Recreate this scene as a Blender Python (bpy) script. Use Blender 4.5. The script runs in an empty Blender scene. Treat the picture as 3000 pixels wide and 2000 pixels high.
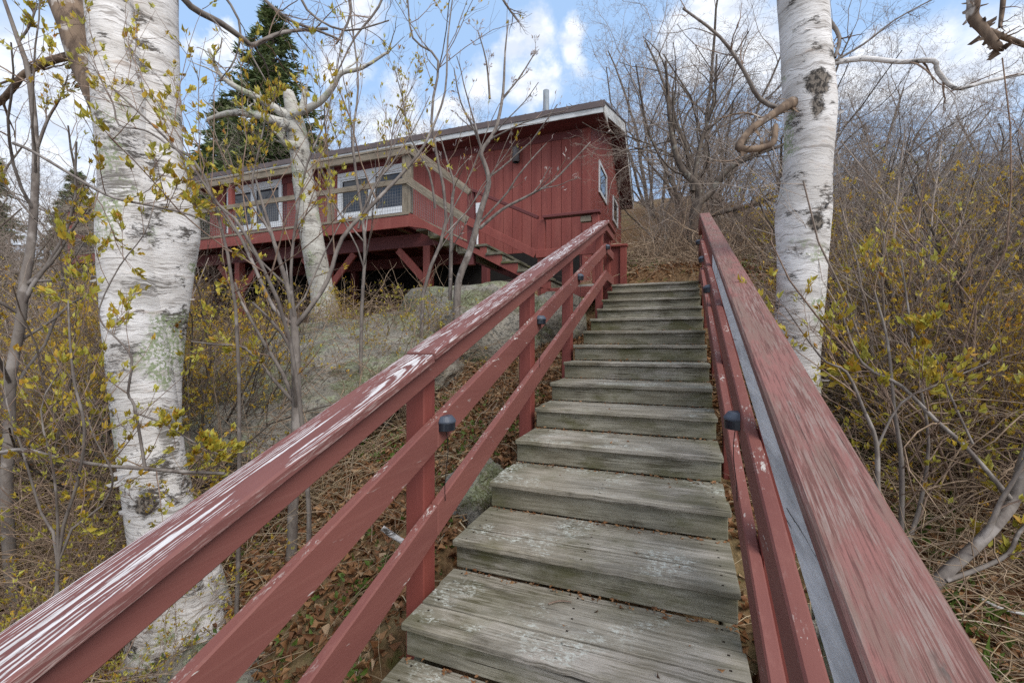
import bpy, math, random
import numpy as np
from mathutils import Vector, noise as MN

rng = random.Random(11)
NR = np.random.default_rng(11)
C = bpy.context.scene.collection
EZ = 1.6                      # eye height above z = 0
F = 1293.0                    # focal length in the photograph's pixels (3000 wide)
PSI = 0.37131                 # heading of the stairs
BX, BY, BZ = 0.0132, 2.663, -0.5921
RISE, RUN, WIDE = 0.1397, 0.3834, 1.14
SL = RISE / RUN
U = np.array([math.cos(PSI), -math.sin(PSI), 0.0])     # across the stairs, to the right
V = np.array([math.sin(PSI), math.cos(PSI), 0.0])      # up the stairs
ZA = np.array([0.0, 0.0, 1.0])

# ---------------------------------------------------------------- frames
def W(s, t, z):               # stairs frame (z from the eye) -> world
    return np.array([BX, BY, EZ + z]) + s * V + t * U

def PX(px, py, d):            # a direction measured in the photograph at a distance
    return np.array([(px - 1500) / F * d, d, EZ + (1000 - py) / F * d])

def offaxis(px): return F / math.hypot(F, px - 1500)

def st(p):
    q = np.array([p[0] - BX, p[1] - BY])
    return q @ V[:2], q @ U[:2]

def on_s(px, py, s):
    a, b = (px - 1500) / F, (1000 - py) / F
    # (a*d, d) dot V = s + B.V
    d = (s + BX * V[0] + BY * V[1]) / (a * V[0] + V[1])
    return (a * d - BX) * U[0] + (d - BY) * U[1], b * d

def on_t(px, py, t):
    a, b = (px - 1500) / F, (1000 - py) / F
    d = (t + BX * U[0] + BY * U[1]) / (a * U[0] + U[1])
    return (a * d - BX) * V[0] + (d - BY) * V[1], b * d

def smooth(x, a, b):
    x = min(1.0, max(0.0, (x - a) / (b - a)))
    return x * x * (3 - 2 * x)

def gz(s, t):                 # the lie of the land, from the eye
    if s < -4: z = -2.5 + 0.08 * (s + 4)
    elif s < 4: z = -1.04 + 0.365 * s
    elif s < 7: z = 0.42 + 0.29 * (s - 4)
    elif s < 20: z = 1.29 + 0.36 * (s - 7) + 0.9 * smooth(s, 11, 15)
    else: z = 6.87 + 0.10 * (s - 20)
    z -= 0.10 * min(3.0, max(0.0, -t)) * (1 - smooth(s, 4, 7))
    z -= min(4.5, 0.35 * max(0.0, t - 1.5))
    z += 0.55 * smooth(s, 3.9, 4.5) * smooth(t, -0.5, 0.0) * (1 - smooth(s, 6, 9))
    z += 0.42 * math.exp(-((t + 3.2) / 1.7) ** 2 - ((s - 3.0) / 1.3) ** 2)
    return z

def gw(s, t):
    z = gz(s, t)
    p = W(s, t, z)
    n = 0.07 * MN.noise(Vector((p[0] * 0.8, p[1] * 0.8, 3.1))) + 0.03 * MN.noise(Vector((p[0] * 3, p[1] * 3, 1.7)))
    if 0 > s > -8 and -0.3 < t < 1.5: n -= 0.12
    return np.array([p[0], p[1], p[2] + n])

def gxy(x, y):
    s, t = st((x, y))
    return gw(s, t)[2]

# ---------------------------------------------------------------- object helpers
def thing(name, label, cat, loc, group=None):
    o = bpy.data.objects.new(name, None); C.objects.link(o)
    o.empty_display_size = 0.2
    o.location = tuple(float(a) for a in loc)
    o['label'] = label; o['category'] = cat
    if group: o['group'] = group
    return o

def tag(o, label=None, cat=None, group=None, kind=None):
    if label: o['label'] = label
    if cat: o['category'] = cat
    if group: o['group'] = group
    if kind: o['kind'] = kind
    return o

def mesh_obj(name, verts, faces, mat, parent=None, attrs=None, smoothf=False, origin=None):
    """faces: list of int arrays [M,k] or list of tuples. verts in world; stored relative to the parent/origin."""
    verts = np.asarray(verts, dtype=np.float64)
    off = np.zeros(3)
    if parent is not None:
        q = parent
        while q is not None:
            off = off + np.array(q.location); q = q.parent
    elif origin is not None:
        off = np.array(origin, dtype=float)
    me = bpy.data.meshes.new(name)
    if faces and isinstance(faces[0], np.ndarray):
        sizes = np.concatenate([np.full(len(f), f.shape[1]) for f in faces])
        loops = np.concatenate([f.reshape(-1) for f in faces])
        me.vertices.add(len(verts)); me.vertices.foreach_set('co', (verts - off).astype(np.float32).reshape(-1))
        me.loops.add(len(loops)); me.loops.foreach_set('vertex_index', loops.astype(np.int32))
        me.polygons.add(len(sizes))
        starts = np.concatenate([[0], np.cumsum(sizes)[:-1]])
        me.polygons.foreach_set('loop_start', starts.astype(np.int32))
        me.polygons.foreach_set('loop_total', sizes.astype(np.int32))
        me.update(calc_edges=True)
    else:
        me.from_pydata([tuple(v) for v in (verts - off)], [], faces)
    if attrs:
        for k, a in attrs.items():
            a = np.asarray(a, dtype=np.float32)
            if a.ndim == 2:
                at = me.attributes.new(k, 'FLOAT_VECTOR', 'POINT'); at.data.foreach_set('vector', a.reshape(-1))
            else:
                at = me.attributes.new(k, 'FLOAT', 'POINT'); at.data.foreach_set('value', a)
    if smoothf:
        me.polygons.foreach_set('use_smooth', [True] * len(me.polygons))
    me.materials.append(mat)
    me.validate()
    o = bpy.data.objects.new(name, me); C.objects.link(o)
    if parent is not None: o.parent = parent
    else: o.location = tuple(off)
    return o

def chamfer(poly, b):
    n = len(poly); out = []
    for i in range(n):
        p = np.array(poly[i]); a = np.array(poly[i - 1]); c = np.array(poly[(i + 1) % n])
        la, lc = np.linalg.norm(a - p), np.linalg.norm(c - p)
        k = min(b, la * .4, lc * .4)
        out += [p + (a - p) / la * k, p + (c - p) / lc * k]
    return out

def inset(poly, b):
    n = len(poly); out = []
    for i in range(n):
        p = np.array(poly[i]); a = np.array(poly[i - 1]); c = np.array(poly[(i + 1) % n])
        e1 = (p - a) / np.linalg.norm(p - a); e2 = (c - p) / np.linalg.norm(c - p)
        n1 = np.array([-e1[1], e1[0]]); n2 = np.array([-e2[1], e2[0]])
        m = n1 + n2; m = m / max(1e-6, (m @ m)) * 2 * b * 1.0
        k = np.linalg.norm(m)
        if k > 2.5 * b: m = m / k * 2.5 * b
        out.append(p + m)
    return out

class MB:
    def __init__(s): s.v = []; s.f = []; s.bc = []; s.n = 0
    def prism(s, poly, c0, c1, O, A, B, Cc, grain=0, bev=0.004, mid=None, seed=None, nseg=1, jit=0.0):
        """polygon (a, b) pushed from c0 to c1; 'bc' holds (along, across, third) for the wood textures"""
        poly = [np.array(p, dtype=float) for p in poly]
        ar = sum(poly[i - 1][0] * poly[i][1] - poly[i][0] * poly[i - 1][1] for i in range(len(poly)))
        if ar < 0: poly = poly[::-1]
        if c1 < c0: c0, c1 = c1, c0
        O = np.array(O, dtype=float); A = np.array(A); B = np.array(B); Cc = np.array(Cc)
        bev = min(bev, (c1 - c0) * .3)
        if bev > 0:
            full = chamfer(poly, bev); ins = inset(full, bev)
            rings = [(ins, c0)] + [(full, c0 + bev + (c1 - c0 - 2 * bev) * q / nseg) for q in range(nseg + 1)] + [(ins, c1)]
        else:
            full = poly; rings = [(full, c0), (full, c1)]
        n = len(full); base = s.n
        off = 10.0 * rng.randint(0, 60) if seed is None else seed; sd = rng.uniform(0, 90)
        cen = mid if mid is not None else (sum(p[0] for p in poly) / len(poly), sum(p[1] for p in poly) / len(poly), (c0 + c1) / 2)
        for pts, c in rings:
            for p in pts:
                q = p
                if jit:
                    n1 = MN.noise(Vector((c * 9, sd, p[0] * 4))) + .8 * MN.noise(Vector((c * 34, sd + 7, p[1] * 4)))
                    n2 = MN.noise(Vector((c * 7, sd + 31, p[0] * 9))) * .6
                    sg = 1 if p[0] > cen[0] else -1
                    q = (p[0] + sg * jit * min(0, n1) * 1.6, p[1] + jit * n2 * .8)
                s.v.append(O + q[0] * A + q[1] * B + c * Cc)
                loc = [p[0] - cen[0], p[1] - cen[1], c - cen[2]]
                g = loc.pop(grain)
                s.bc.append((g + off, loc[0], loc[1]))
        s.n += n * len(rings)
        rh = np.dot(np.cross(A, B), Cc) > 0
        fs = [tuple(range(base + n - 1, base - 1, -1))]
        for r in range(len(rings) - 1):
            for i in range(n):
                j = (i + 1) % n
                fs.append((base + r * n + i, base + r * n + j, base + (r + 1) * n + j, base + (r + 1) * n + i))
        k = base + (len(rings) - 1) * n
        fs.append(tuple(range(k, k + n)))
        s.f += fs if rh else [f[::-1] for f in fs]
        return s
    def box(s, a0, a1, b0, b1, c0, c1, O, A, B, Cc, grain=0, bev=0.004, **k):
        return s.prism([(a0, b0), (a1, b0), (a1, b1), (a0, b1)], c0, c1, O, A, B, Cc, grain, bev, **k)
    def stz(s, s0, s1, t0, t1, z0, z1, grain=0, bev=0.004, **k):   # box in the stairs frame
        return s.box(s0, s1, t0, t1, z0, z1, W(0, 0, 0), V, U, ZA, grain, bev, **k)
    def sz(s, poly, t0, t1, grain=0, bev=0.004, **k):              # polygon (s, z) pushed along t
        return s.prism(poly, t0, t1, W(0, 0, 0), V, ZA, U, grain, bev, **k)
    def tz(s, poly, s0, s1, grain=0, bev=0.004, **k):              # polygon (t, z) pushed along s
        return s.prism(poly, s0, s1, W(0, 0, 0), U, ZA, V, grain, bev, **k)
    def bar(s, p, q, w, h, up=ZA, grain=0, bev=0.003, **k):
        p = np.array(p, dtype=float); q = np.array(q, dtype=float); d = q - p; L = np.linalg.norm(d); d = d / L
        sd = np.cross(up, d); sd /= np.linalg.norm(sd); u2 = np.cross(d, sd)
        return s.box(0, L, -w / 2, w / 2, -h / 2, h / 2, p, d, sd, u2, grain, bev, **k)
    def build(s, name, mat, parent=None, origin=None, smoothf=False):
        return mesh_obj(name, s.v, s.f, mat, parent, {'bc': s.bc}, smoothf, origin)

def tubes(polys, kmin=3, thick=0.012, kmax=8):
    """polys: list of (pts, radii) -> verts, [quads], made in batches of equal length"""
    groups = {}
    for pts, rad in polys:
        k = kmin if max(rad) < thick else (5 if max(rad) < thick * 3 else kmax)
        groups.setdefault((len(pts), k), []).append((pts, rad))
    Vs = []; Fs = []; base = 0
    for (n, k), lst in groups.items():
        P = np.array([a[0] for a in lst], dtype=float); Rr = np.array([a[1] for a in lst], dtype=float)
        M = len(lst)
        T = np.empty_like(P); T[:, 1:-1] = P[:, 2:] - P[:, :-2]; T[:, 0] = P[:, 1] - P[:, 0]; T[:, -1] = P[:, -1] - P[:, -2]
        T /= np.maximum(1e-9, np.linalg.norm(T, axis=2, keepdims=True))
        mean = P[:, -1] - P[:, 0]
        ref = np.where(np.abs(mean[:, 2:3]) > 0.8 * np.linalg.norm(mean, axis=1, keepdims=True), np.array([[1.0, 0.13, 0.0]]), np.array([[0.0, 0.0, 1.0]]))
        A = np.cross(T, ref[:, None, :]); A /= np.maximum(1e-9, np.linalg.norm(A, axis=2, keepdims=True))
        B = np.cross(T, A)
        th = np.arange(k) / k * 2 * math.pi
        ring = A[:, :, None, :] * np.cos(th)[None, None, :, None] + B[:, :, None, :] * np.sin(th)[None, None, :, None]
        X = P[:, :, None, :] + ring * Rr[:, :, None, None]
        Vs.append(X.reshape(-1, 3))
        idx = np.arange(M * n * k).reshape(M, n, k) + base
        a = idx[:, :-1, :]; b = np.roll(idx, -1, axis=2)[:, :-1, :]; c = np.roll(idx, -1, axis=2)[:, 1:, :]; d = idx[:, 1:, :]
        Fs.append(np.stack([a, d, c, b], axis=-1).reshape(-1, 4))
        base += M * n * k
    if not Vs: return np.zeros((0, 3)), []
    return np.concatenate(Vs), Fs

def leaves_mesh(tips, per=3, L=0.035, wid=0.42, spread=0.7, up=0.25, seed=1, fold=0.25):
    """little folded leaves round each tip; returns verts, faces, rnd attribute"""
    r = np.random.default_rng(seed)
    P = np.repeat(np.array([t[0] for t in tips], dtype=float), per, axis=0)
    D = np.repeat(np.array([t[1] for t in tips], dtype=float), per, axis=0)
    M = len(P)
    D = D + r.normal(0, spread, (M, 3)) * 0.8; D[:, 2] += up
    D /= np.linalg.norm(D, axis=1, keepdims=True)
    side = np.cross(D, r.normal(0, 1, (M, 3))); side /= np.maximum(1e-6, np.linalg.norm(side, axis=1, keepdims=True))
    nrm = np.cross(side, D)
    ln = (L * r.uniform(0.45, 1.25, M))[:, None]; w = ln * wid * r.uniform(.7, 1.2, M)[:, None]
    P = P + r.normal(0, L * 0.15, (M, 3))
    v0 = P; v1 = P + D * ln * .45 + side * w * .5 + nrm * ln * fold * .5; v2 = P + D * ln + nrm * ln * (-.15); v3 = P + D * ln * .45 - side * w * .5 + nrm * ln * fold * .5
    m = P + D * ln * .5
    Vt = np.stack([v0, v1, v2, v3, m], axis=1).reshape(-1, 3)
    i = np.arange(M)[:, None] * 5
    F1 = i + np.array([[0, 4, 1]]); F2 = i + np.array([[1, 4, 2]]); F3 = i + np.array([[4, 3, 2]]); F4 = i + np.array([[0, 3, 4]])
    tone = np.repeat(np.repeat(r.uniform(0, 1, len(tips)), per) * .6 + r.uniform(0, .4, M), 5)
    return Vt, [np.concatenate([F1, F2, F3, F4])], tone

def norm3(x, y, z):
    l = math.sqrt(x * x + y * y + z * z) or 1e-9
    return x / l, y / l, z / l

def turn(d, ang, az):          # d turned by ang about a perpendicular picked by az
    dx, dy, dz = d
    if abs(dz) < .9: ax, ay, az_ = norm3(dy, -dx, 0)
    else: ax, ay, az_ = norm3(0, dz, -dy)
    bx, by, bz = dy * az_ - dz * ay, dz * ax - dx * az_, dx * ay - dy * ax
    c, s_ = math.cos(az), math.sin(az)
    px, py, pz = ax * c + bx * s_, ay * c + by * s_, az_ * c + bz * s_
    ca, sa = math.cos(ang), math.sin(ang)
    return norm3(dx * ca + px * sa, dy * ca + py * sa, dz * ca + pz * sa)

def grow(out, tips, p, d, L, r, lvl, P, rg):
    n = P['seg'][lvl]; step = L / n
    x, y, z = p; dx, dy, dz = d
    pts = [(x, y, z)]; rad = [r]; dirs = [d]
    w = P['wander'][lvl]; up = P['up'][lvl]; tr = P.get('tip', .35)
    kink = P.get('kink', 0)
    for i in range(n):
        g = rg.gauss
        dx += g(0, w); dy += g(0, w); dz += g(0, w) + up
        if kink and rg.random() < .3: dx += g(0, kink); dy += g(0, kink); dz += g(0, kink)
        dx, dy, dz = norm3(dx, dy, dz)
        x += dx * step; y += dy * step; z += dz * step
        pts.append((x, y, z)); rad.append(r * (1 - (1 - tr) * (i + 1) / n)); dirs.append((dx, dy, dz))
    out.append((pts, rad))
    sprout(out, tips, pts, rad, dirs, L, lvl, P, rg)

def sprout(out, tips, pts, rad, dirs, L, lvl, P, rg):
    n = len(pts) - 1
    if lvl >= P['max']:
        tips.append((pts[-1], dirs[-1]))
        for k in range(P.get('nodes', 1)):
            i = rg.randint(1, n); tips.append((pts[i], dirs[i]))
        return
    lo, hi = P['kids'][lvl]; az = rg.uniform(0, 6.28)
    for k in range(rg.randint(lo, hi)):
        f = rg.uniform(P.get('from', .25), 1.0) * n; i = min(n - 1, int(f)); q = f - i
        a, b = pts[i], pts[i + 1]
        p = (a[0] + (b[0] - a[0]) * q, a[1] + (b[1] - a[1]) * q, a[2] + (b[2] - a[2]) * q)
        az += 2.4 + rg.gauss(0, .4)
        dn = turn(dirs[i], math.radians(rg.gauss(P['ang'], P.get('angv', 10))), az)
        r2 = max(P.get('rmin', .0012), rad[i] * P['rr'] * rg.uniform(.7, 1.1))
        L2 = L * P['lr'] * rg.uniform(.6, 1.2) * (1.15 - .5 * f / n)
        grow(out, tips, p, dn, L2, r2, lvl + 1, P, rg)

def limb(out, tips, pts, lvl, P, rg, sub=3, kids=True, jitter=.0, root=False):
    """a limb given by measured points (px, py, distance, width in px); twigs sprout from it"""
    A = []; Rr = []
    for q in pts:
        A.append(PX(q[0], q[1], q[2])); Rr.append(q[3] * .5 * q[2] / F * offaxis(q[0]))
    if root:
        g_ = gxy(A[0][0], A[0][1])
        if A[0][2] > g_ - .05: A.insert(0, np.array([A[0][0] + rg.gauss(0, .02), A[0][1] + rg.gauss(0, .02), g_ - .12])); Rr.insert(0, Rr[0] * 1.15)
    A = np.array(A); n = len(A)
    P3 = []; R3 = []
    for i in range(n - 1):      # Catmull-Rom
        p0, p1, p2, p3 = A[max(0, i - 1)], A[i], A[i + 1], A[min(n - 1, i + 2)]
        for k in range(sub):
            u = k / sub
            P3.append(.5 * ((2 * p1) + (-p0 + p2) * u + (2 * p0 - 5 * p1 + 4 * p2 - p3) * u * u + (-p0 + 3 * p1 - 3 * p2 + p3) * u ** 3))
            R3.append(Rr[i] * (1 - u) + Rr[i + 1] * u)
    P3.append(A[-1]); R3.append(Rr[-1])
    P3 = np.array(P3)
    if jitter: P3[1:-1] += np.array([[rg.gauss(0, jitter) for _ in range(3)] for _ in range(len(P3) - 2)])
    d = np.gradient(P3, axis=0); d /= np.linalg.norm(d, axis=1, keepdims=True)
    pts_ = [tuple(a) for a in P3]; dirs = [tuple(a) for a in d]
    out.append((pts_, R3))
    if kids:
        L = float(np.linalg.norm(np.diff(P3, axis=0), axis=1).sum())
        sprout(out, tips, pts_, R3, dirs, L, lvl, P, rg)
    return pts_, R3, dirs

# ---------------------------------------------------------------- materials
class G:
    def __init__(s, name):
        s.m = bpy.data.materials.new(name); s.m.use_nodes = True; s.nt = s.m.node_tree
        s.b = s.nt.nodes['Principled BSDF']
    def n(s, typ, ins=None, **pr):
        nd = s.nt.nodes.new(typ)
        for k, v in pr.items(): setattr(nd, k, v)
        for k, v in (ins or {}).items(): s.set(nd.inputs[k], v)
        return nd
    def set(s, sock, v):
        if isinstance(v, bpy.types.NodeSocket): s.nt.links.new(v, sock)
        else: sock.default_value = v
    def attr(s, name, out='Vector'): return s.n('ShaderNodeAttribute', attribute_name=name).outputs[out]
    def vmul(s, v, xyz): return s.n('ShaderNodeVectorMath', {0: v, 1: xyz}, operation='MULTIPLY').outputs[0]
    def vadd(s, v, w): return s.n('ShaderNodeVectorMath', {0: v, 1: w}, operation='ADD').outputs[0]
    def noise(s, v, scale=1.0, detail=4.0, rough=.55, dist=0.0, out='Fac'):
        return s.n('ShaderNodeTexNoise', {'Vector': v, 'Scale': scale, 'Detail': detail, 'Roughness': rough, 'Distortion': dist}).outputs[out]
    def math(s, op, a, b=0.0, clamp=False): return s.n('ShaderNodeMath', {0: a, 1: b}, operation=op, use_clamp=clamp).outputs[0]
    def ramp(s, fac, stops, mode='LINEAR'):
        nd = s.n('ShaderNodeValToRGB', {'Fac': fac}); cr = nd.color_ramp; cr.interpolation = mode
        while len(cr.elements) < len(stops): cr.elements.new(.5)
        for e, (p, c) in zip(cr.elements, stops):
            e.position = p; e.color = (c, c, c, 1) if isinstance(c, (int, float)) else (*c, 1)
        return nd.outputs['Color']
    def step(s, x, lo, hi): return s.n('ShaderNodeMapRange', {'Value': x, 'From Min': lo, 'From Max': hi}, interpolation_type='SMOOTHSTEP').outputs[0]
    def mix(s, fac, a, b):
        nd = s.n('ShaderNodeMix', data_type='RGBA')
        for i, v in ((0, fac), (6, a), (7, b)):
            if isinstance(v, tuple) and len(v) == 3: v = (*v, 1)
            s.set(nd.inputs[i], v)
        return nd.outputs[2]
    def bump(s, h, strength=.3, dist=.01): return s.n('ShaderNodeBump', {'Height': h, 'Strength': strength, 'Distance': dist}).outputs[0]
    def sep(s, v): return s.n('ShaderNodeSeparateXYZ', {0: v}).outputs
    def comb(s, x, y, z): return s.n('ShaderNodeCombineXYZ', {0: x, 1: y, 2: z}).outputs[0]
    def obj(s): return s.n('ShaderNodeTexCoord').outputs['Object']
    def pos(s): return s.n('ShaderNodeNewGeometry').outputs['Position']
    def nz(s): return s.sep(s.n('ShaderNodeNewGeometry').outputs['Normal'])[2]
    def done(s, col, rough=.7, normal=None, spec=.35, metal=0.0):
        s.set(s.b.inputs['Base Color'], (*col, 1) if isinstance(col, tuple) and len(col) == 3 else col)
        s.set(s.b.inputs['Roughness'], rough); s.set(s.b.inputs['Specular IOR Level'], spec); s.set(s.b.inputs['Metallic'], metal)
        if normal is not None: s.set(s.b.inputs['Normal'], normal)
        return s.m

WHITE_WOOD = (.52, .50, .47)
def red_paint(name, base, dark, chip=.66, chips=True, tops=False):
    g = G(name); bc = g.attr('bc')
    grain = g.noise(g.vmul(bc, (3, 55, 55)), 1, 5, .6)
    big = g.noise(g.vmul(bc, (1.1, 5, 5)), 1, 3, .5)
    col = g.mix(g.step(big, .3, .7), base, dark)
    col = g.mix(g.math('MULTIPLY', g.step(grain, .5, .8), .3), col, (base[0] * 1.5, base[1] * 1.9, base[2] * 1.9))
    if name.startswith('barn'):
        p = g.pos()
        col = g.mix(g.math('MULTIPLY', g.step(g.noise(g.vmul(p, (5, 5, .55)), 1, 5, .65), .42, .68), .42), col, (base[0] * 1.35, base[1] * 1.75, base[2] * 1.75))
        col = g.mix(g.math('MULTIPLY', g.step(g.noise(g.vmul(p, (9, 9, 1.1)), 1, 5, .68), .54, .72), .35), col, (base[0] * .55, base[1] * .55, base[2] * .6))
    if chips:
        fl = g.noise(g.vmul(bc, (14, 75, 75)), 1, 3, .6)
        area = g.step(g.noise(g.vmul(bc, (2.2, 9, 9)), 1, 2, .5), .52, .66)
        m = g.math('MULTIPLY', g.step(fl, chip, chip + .03), area)
        if tops:
            up = g.step(g.nz(), .6, .85)
            f2 = g.noise(g.vmul(bc, (9, 110, 110)), 1, 4, .7)
            m2 = g.math('MULTIPLY', g.step(f2, .54, .60), g.math('MULTIPLY', up, g.step(g.noise(g.vmul(bc, (1.6, 12, 12)), 1, 2, .5), .5, .66)))
            m = g.math('MAXIMUM', m, m2)
        col = g.mix(m, col, WHITE_WOOD)
    return g.done(col, .62, g.bump(grain, .25, .004), .3)

def peeling_cap():
    g = G('peeling_red_cap'); bc = g.attr('bc'); x, y, z = g.sep(bc)
    # flat-sawn growth rings: parabolas along the board
    slow = g.noise(g.vmul(bc, (.8, 4, 4)), 1, 3, .5)
    ring = g.math('ADD', g.math('MULTIPLY', g.math('POWER', g.math('ABSOLUTE', g.math('ADD', g.math('ADD', z, -.018), g.math('MULTIPLY', g.math('SUBTRACT', slow, .5), .07))), 2.0), 210.0),
                  g.math('ADD', g.math('MULTIPLY', x, .42), g.math('MULTIPLY', slow, 2.2)))
    band = g.math('SINE', g.math('MULTIPLY', ring, 38.0))
    fine = g.noise(g.vmul(bc, (9, 150, 150)), 1, 5, .72)
    area = g.noise(g.vmul(bc, (2.6, 16, 16)), 1, 5, .62)
    v = g.math('ADD', band, g.math('ADD', g.math('MULTIPLY', g.math('SUBTRACT', fine, .5), 5.5), g.math('MULTIPLY', g.math('SUBTRACT', area, .565), 7.0)))
    up = g.step(g.nz(), .5, .75)
    m = g.math('MULTIPLY', g.step(v, .15, .45), up)
    red = g.mix(g.step(area, .3, .7), (.175, .070, .062), (.135, .052, .047))
    wood = g.mix(g.step(fine, .35, .7), (.40, .37, .365), (.64, .62, .63))
    col = g.mix(m, red, wood)
    edge = g.math('MULTIPLY', g.step(g.math('ABSOLUTE', z), .066, .072), g.step(fine, .5, .62))
    col = g.mix(edge, col, (.6, .52, .48))
    return g.done(col, .65, g.bump(g.math('ADD', g.math('MULTIPLY', m, -.5), fine), .35, .003), .3)

def worn_cap():
    g = G('worn_pink_cap'); bc = g.attr('bc'); x, y, z = g.sep(bc)
    fib = g.noise(g.vmul(bc, (9, 250, 250)), 1, 6, .74, .25)
    wide = g.noise(g.vmul(bc, (3.6, 17, 17)), 1, 6, .7)
    spot = g.noise(g.vmul(bc, (3.2, 15, 15)), 1, 6, .7)
    col = g.mix(g.step(wide, .38, .62), (.235, .108, .096), (.165, .078, .066))
    col = g.mix(g.math('MULTIPLY', g.step(fib, .50, .38), .75), col, (.085, .042, .036))
    wear = g.math('MULTIPLY', g.step(fib, .49, .57), g.step(wide, .42, .56))
    col = g.mix(g.math('MULTIPLY', wear, .52), col, (.29, .25, .225))
    brown = g.math('MULTIPLY', g.step(spot, .46, .58), g.step(fib, .36, .54))
    col = g.mix(g.math('MULTIPLY', brown, .75), col, (.175, .115, .095))
    stain = g.math('MULTIPLY', g.step(g.noise(g.vmul(bc, (4.0, 13, 13)), 1, 5, .7), .64, .71), g.step(fib, .34, .5))
    col = g.mix(g.math('MULTIPLY', stain, .8), col, (.075, .062, .055))
    crack = g.math('LESS_THAN', g.noise(g.vmul(bc, (1.6, 150, 150)), 1, 4, .62), .335)
    col = g.mix(g.math('MULTIPLY', crack, .85), col, (.045, .026, .023))
    return g.done(col, .78, g.bump(fib, .45, .004), .2)

def grey_wood(name, light, mid, dark, lichen=.0, moss=.0, grain=60, worn=0):
    g = G(name); bc = g.attr('bc'); p = g.pos()
    fib = g.noise(g.vmul(bc, (4.5, grain * 2, grain * 2)), 1, 7, .76, .3)
    slow = g.noise(g.vmul(bc, (2.0, 9, 9)), 1, 5, .66)
    col = g.ramp(fib, [(.27, dark), (.47, mid), (.68, light)])
    col = g.mix(g.math('MULTIPLY', g.step(slow, .44, .66), .65), col, tuple(c * .45 for c in mid))
    if worn:
        st_ = g.noise(g.vmul(p, (2.4, 2.4, 5.0)), 1, 6, .68)
        dk = g.math('MULTIPLY', g.step(st_, .50, .62), g.step(fib, .62, .36))
        col = g.mix(g.math('MULTIPLY', dk, .85), col, (.062, .052, .034))
        pale = g.math('MULTIPLY', g.step(g.noise(g.vmul(p, (1.8, 3.2, 4.0)), 1, 5, .62), .54, .66), g.step(fib, .38, .55))
        col = g.mix(g.math('MULTIPLY', pale, .7), col, (.48, .44, .395))
        tint = g.step(g.noise(p, 1.7, 4, .6), .46, .62)
        col = g.mix(g.math('MULTIPLY', tint, .30), col, (.17, .14, .085))
    crack = g.math('LESS_THAN', g.noise(g.vmul(bc, (1.5, grain * 1.7, grain * 1.7)), 1, 4, .6), .325)
    col = g.mix(g.math('MULTIPLY', crack, .85), col, (.025, .021, .016))
    if worn:
        bx, by, bz_ = g.sep(bc)
        al = g.n('ShaderNodeMath', {0: bx, 1: -5.0, 2: 5.0}, operation='WRAP').outputs[0]
        d1 = g.math('ABSOLUTE', g.math('SUBTRACT', g.math('ABSOLUTE', al), .515)); d2 = g.math('ABSOLUTE', g.math('SUBTRACT', g.math('ABSOLUTE', by), .036))
        d3 = g.math('ABSOLUTE', al)
        nail = g.math('MULTIPLY', g.math('LESS_THAN', g.math('MINIMUM', d1, d3), .0045), g.math('LESS_THAN', d2, .0045))
        grime = g.math('MULTIPLY', g.step(g.math('ADD', g.math('ABSOLUTE', al), g.math('MULTIPLY', slow, .35)), .52, .74), .55)
        col = g.mix(grime, col, (.075, .072, .04))
        col = g.mix(nail, col, (.02, .014, .01))
    if moss:
        mm = g.math('MULTIPLY', g.step(g.noise(g.vmul(p, (2.6, 2.6, 5)), 1, 5, .64), .5, .66), moss)
        col = g.mix(mm, col, (.10, .098, .035))
    if lichen:
        up = g.step(g.nz(), .6, .9)
        patch = g.step(g.noise(p, 3.0, 5, .66), .51, .62)
        sp = g.step(g.noise(g.vmul(bc, (46, 80, 80)), 1, 5, .74), .50, .56)
        lm = g.math('MULTIPLY', g.math('MULTIPLY', patch, sp), g.math('MULTIPLY', up, lichen))
        col = g.mix(lm, col, (.58, .61, .56))
    return g.done(col, .88, g.bump(g.math('ADD', fib, g.math('MULTIPLY', crack, -1.0)), .7, .006), .15)

SCARS = [(PX(2330, 170, 2.46), (.06, .085), 'black'), (PX(2400, 235, 2.45), (.085, .10), 'black'), (PX(2398, 300, 2.45), (.05, .09), 'black'), (PX(2390, 655, 2.46), (.05, .06), 'black'), (PX(2285, 690, 2.5), (.05, .07), 'grey'),
         (PX(2290, 20, 2.5), (.04, .05), 'black'), (PX(2345, 530, 2.46), (.07, .05), 'grey'),
         (PX(345, 130, 2.25), (.07, .05), 'black'), (PX(330, 420, 2.22), (.13, .035), 'grey'), (PX(320, 520, 2.22), (.16, .10), 'grey'), (PX(500, 460, 2.36), (.11, .16), 'grey'), (PX(430, 200, 2.4), (.05, .1), 'black'),
         (PX(440, 610, 2.3), (.09, .05), 'grey'), (PX(440, 830, 2.3), (.16, .06), 'grey'), (PX(325, 928, 2.2), (.05, .05), 'lichen'), (PX(462, 940, 2.3), (.055, .09), 'lichen'), (PX(395, 480, 2.22), (.06, .05), 'lichen'), (PX(550, 450, 2.4), (.05, .07), 'lichen'),
         (PX(310, 960, 2.2), (.06, .06), 'grey'), (PX(300, 730, 2.2), (.05, .05), 'grey'), (PX(425, 1480, 2.2), (.055, .06), 'black'), (PX(505, 1250, 2.32), (.07, .2), 'grey'),
         (PX(890, 440, 6.35), (.12, .10), 'black'), (PX(960, 880, 6.4), (.16, .16), 'lichen'), (PX(920, 640, 6.4), (.2, .06), 'grey')]
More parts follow.
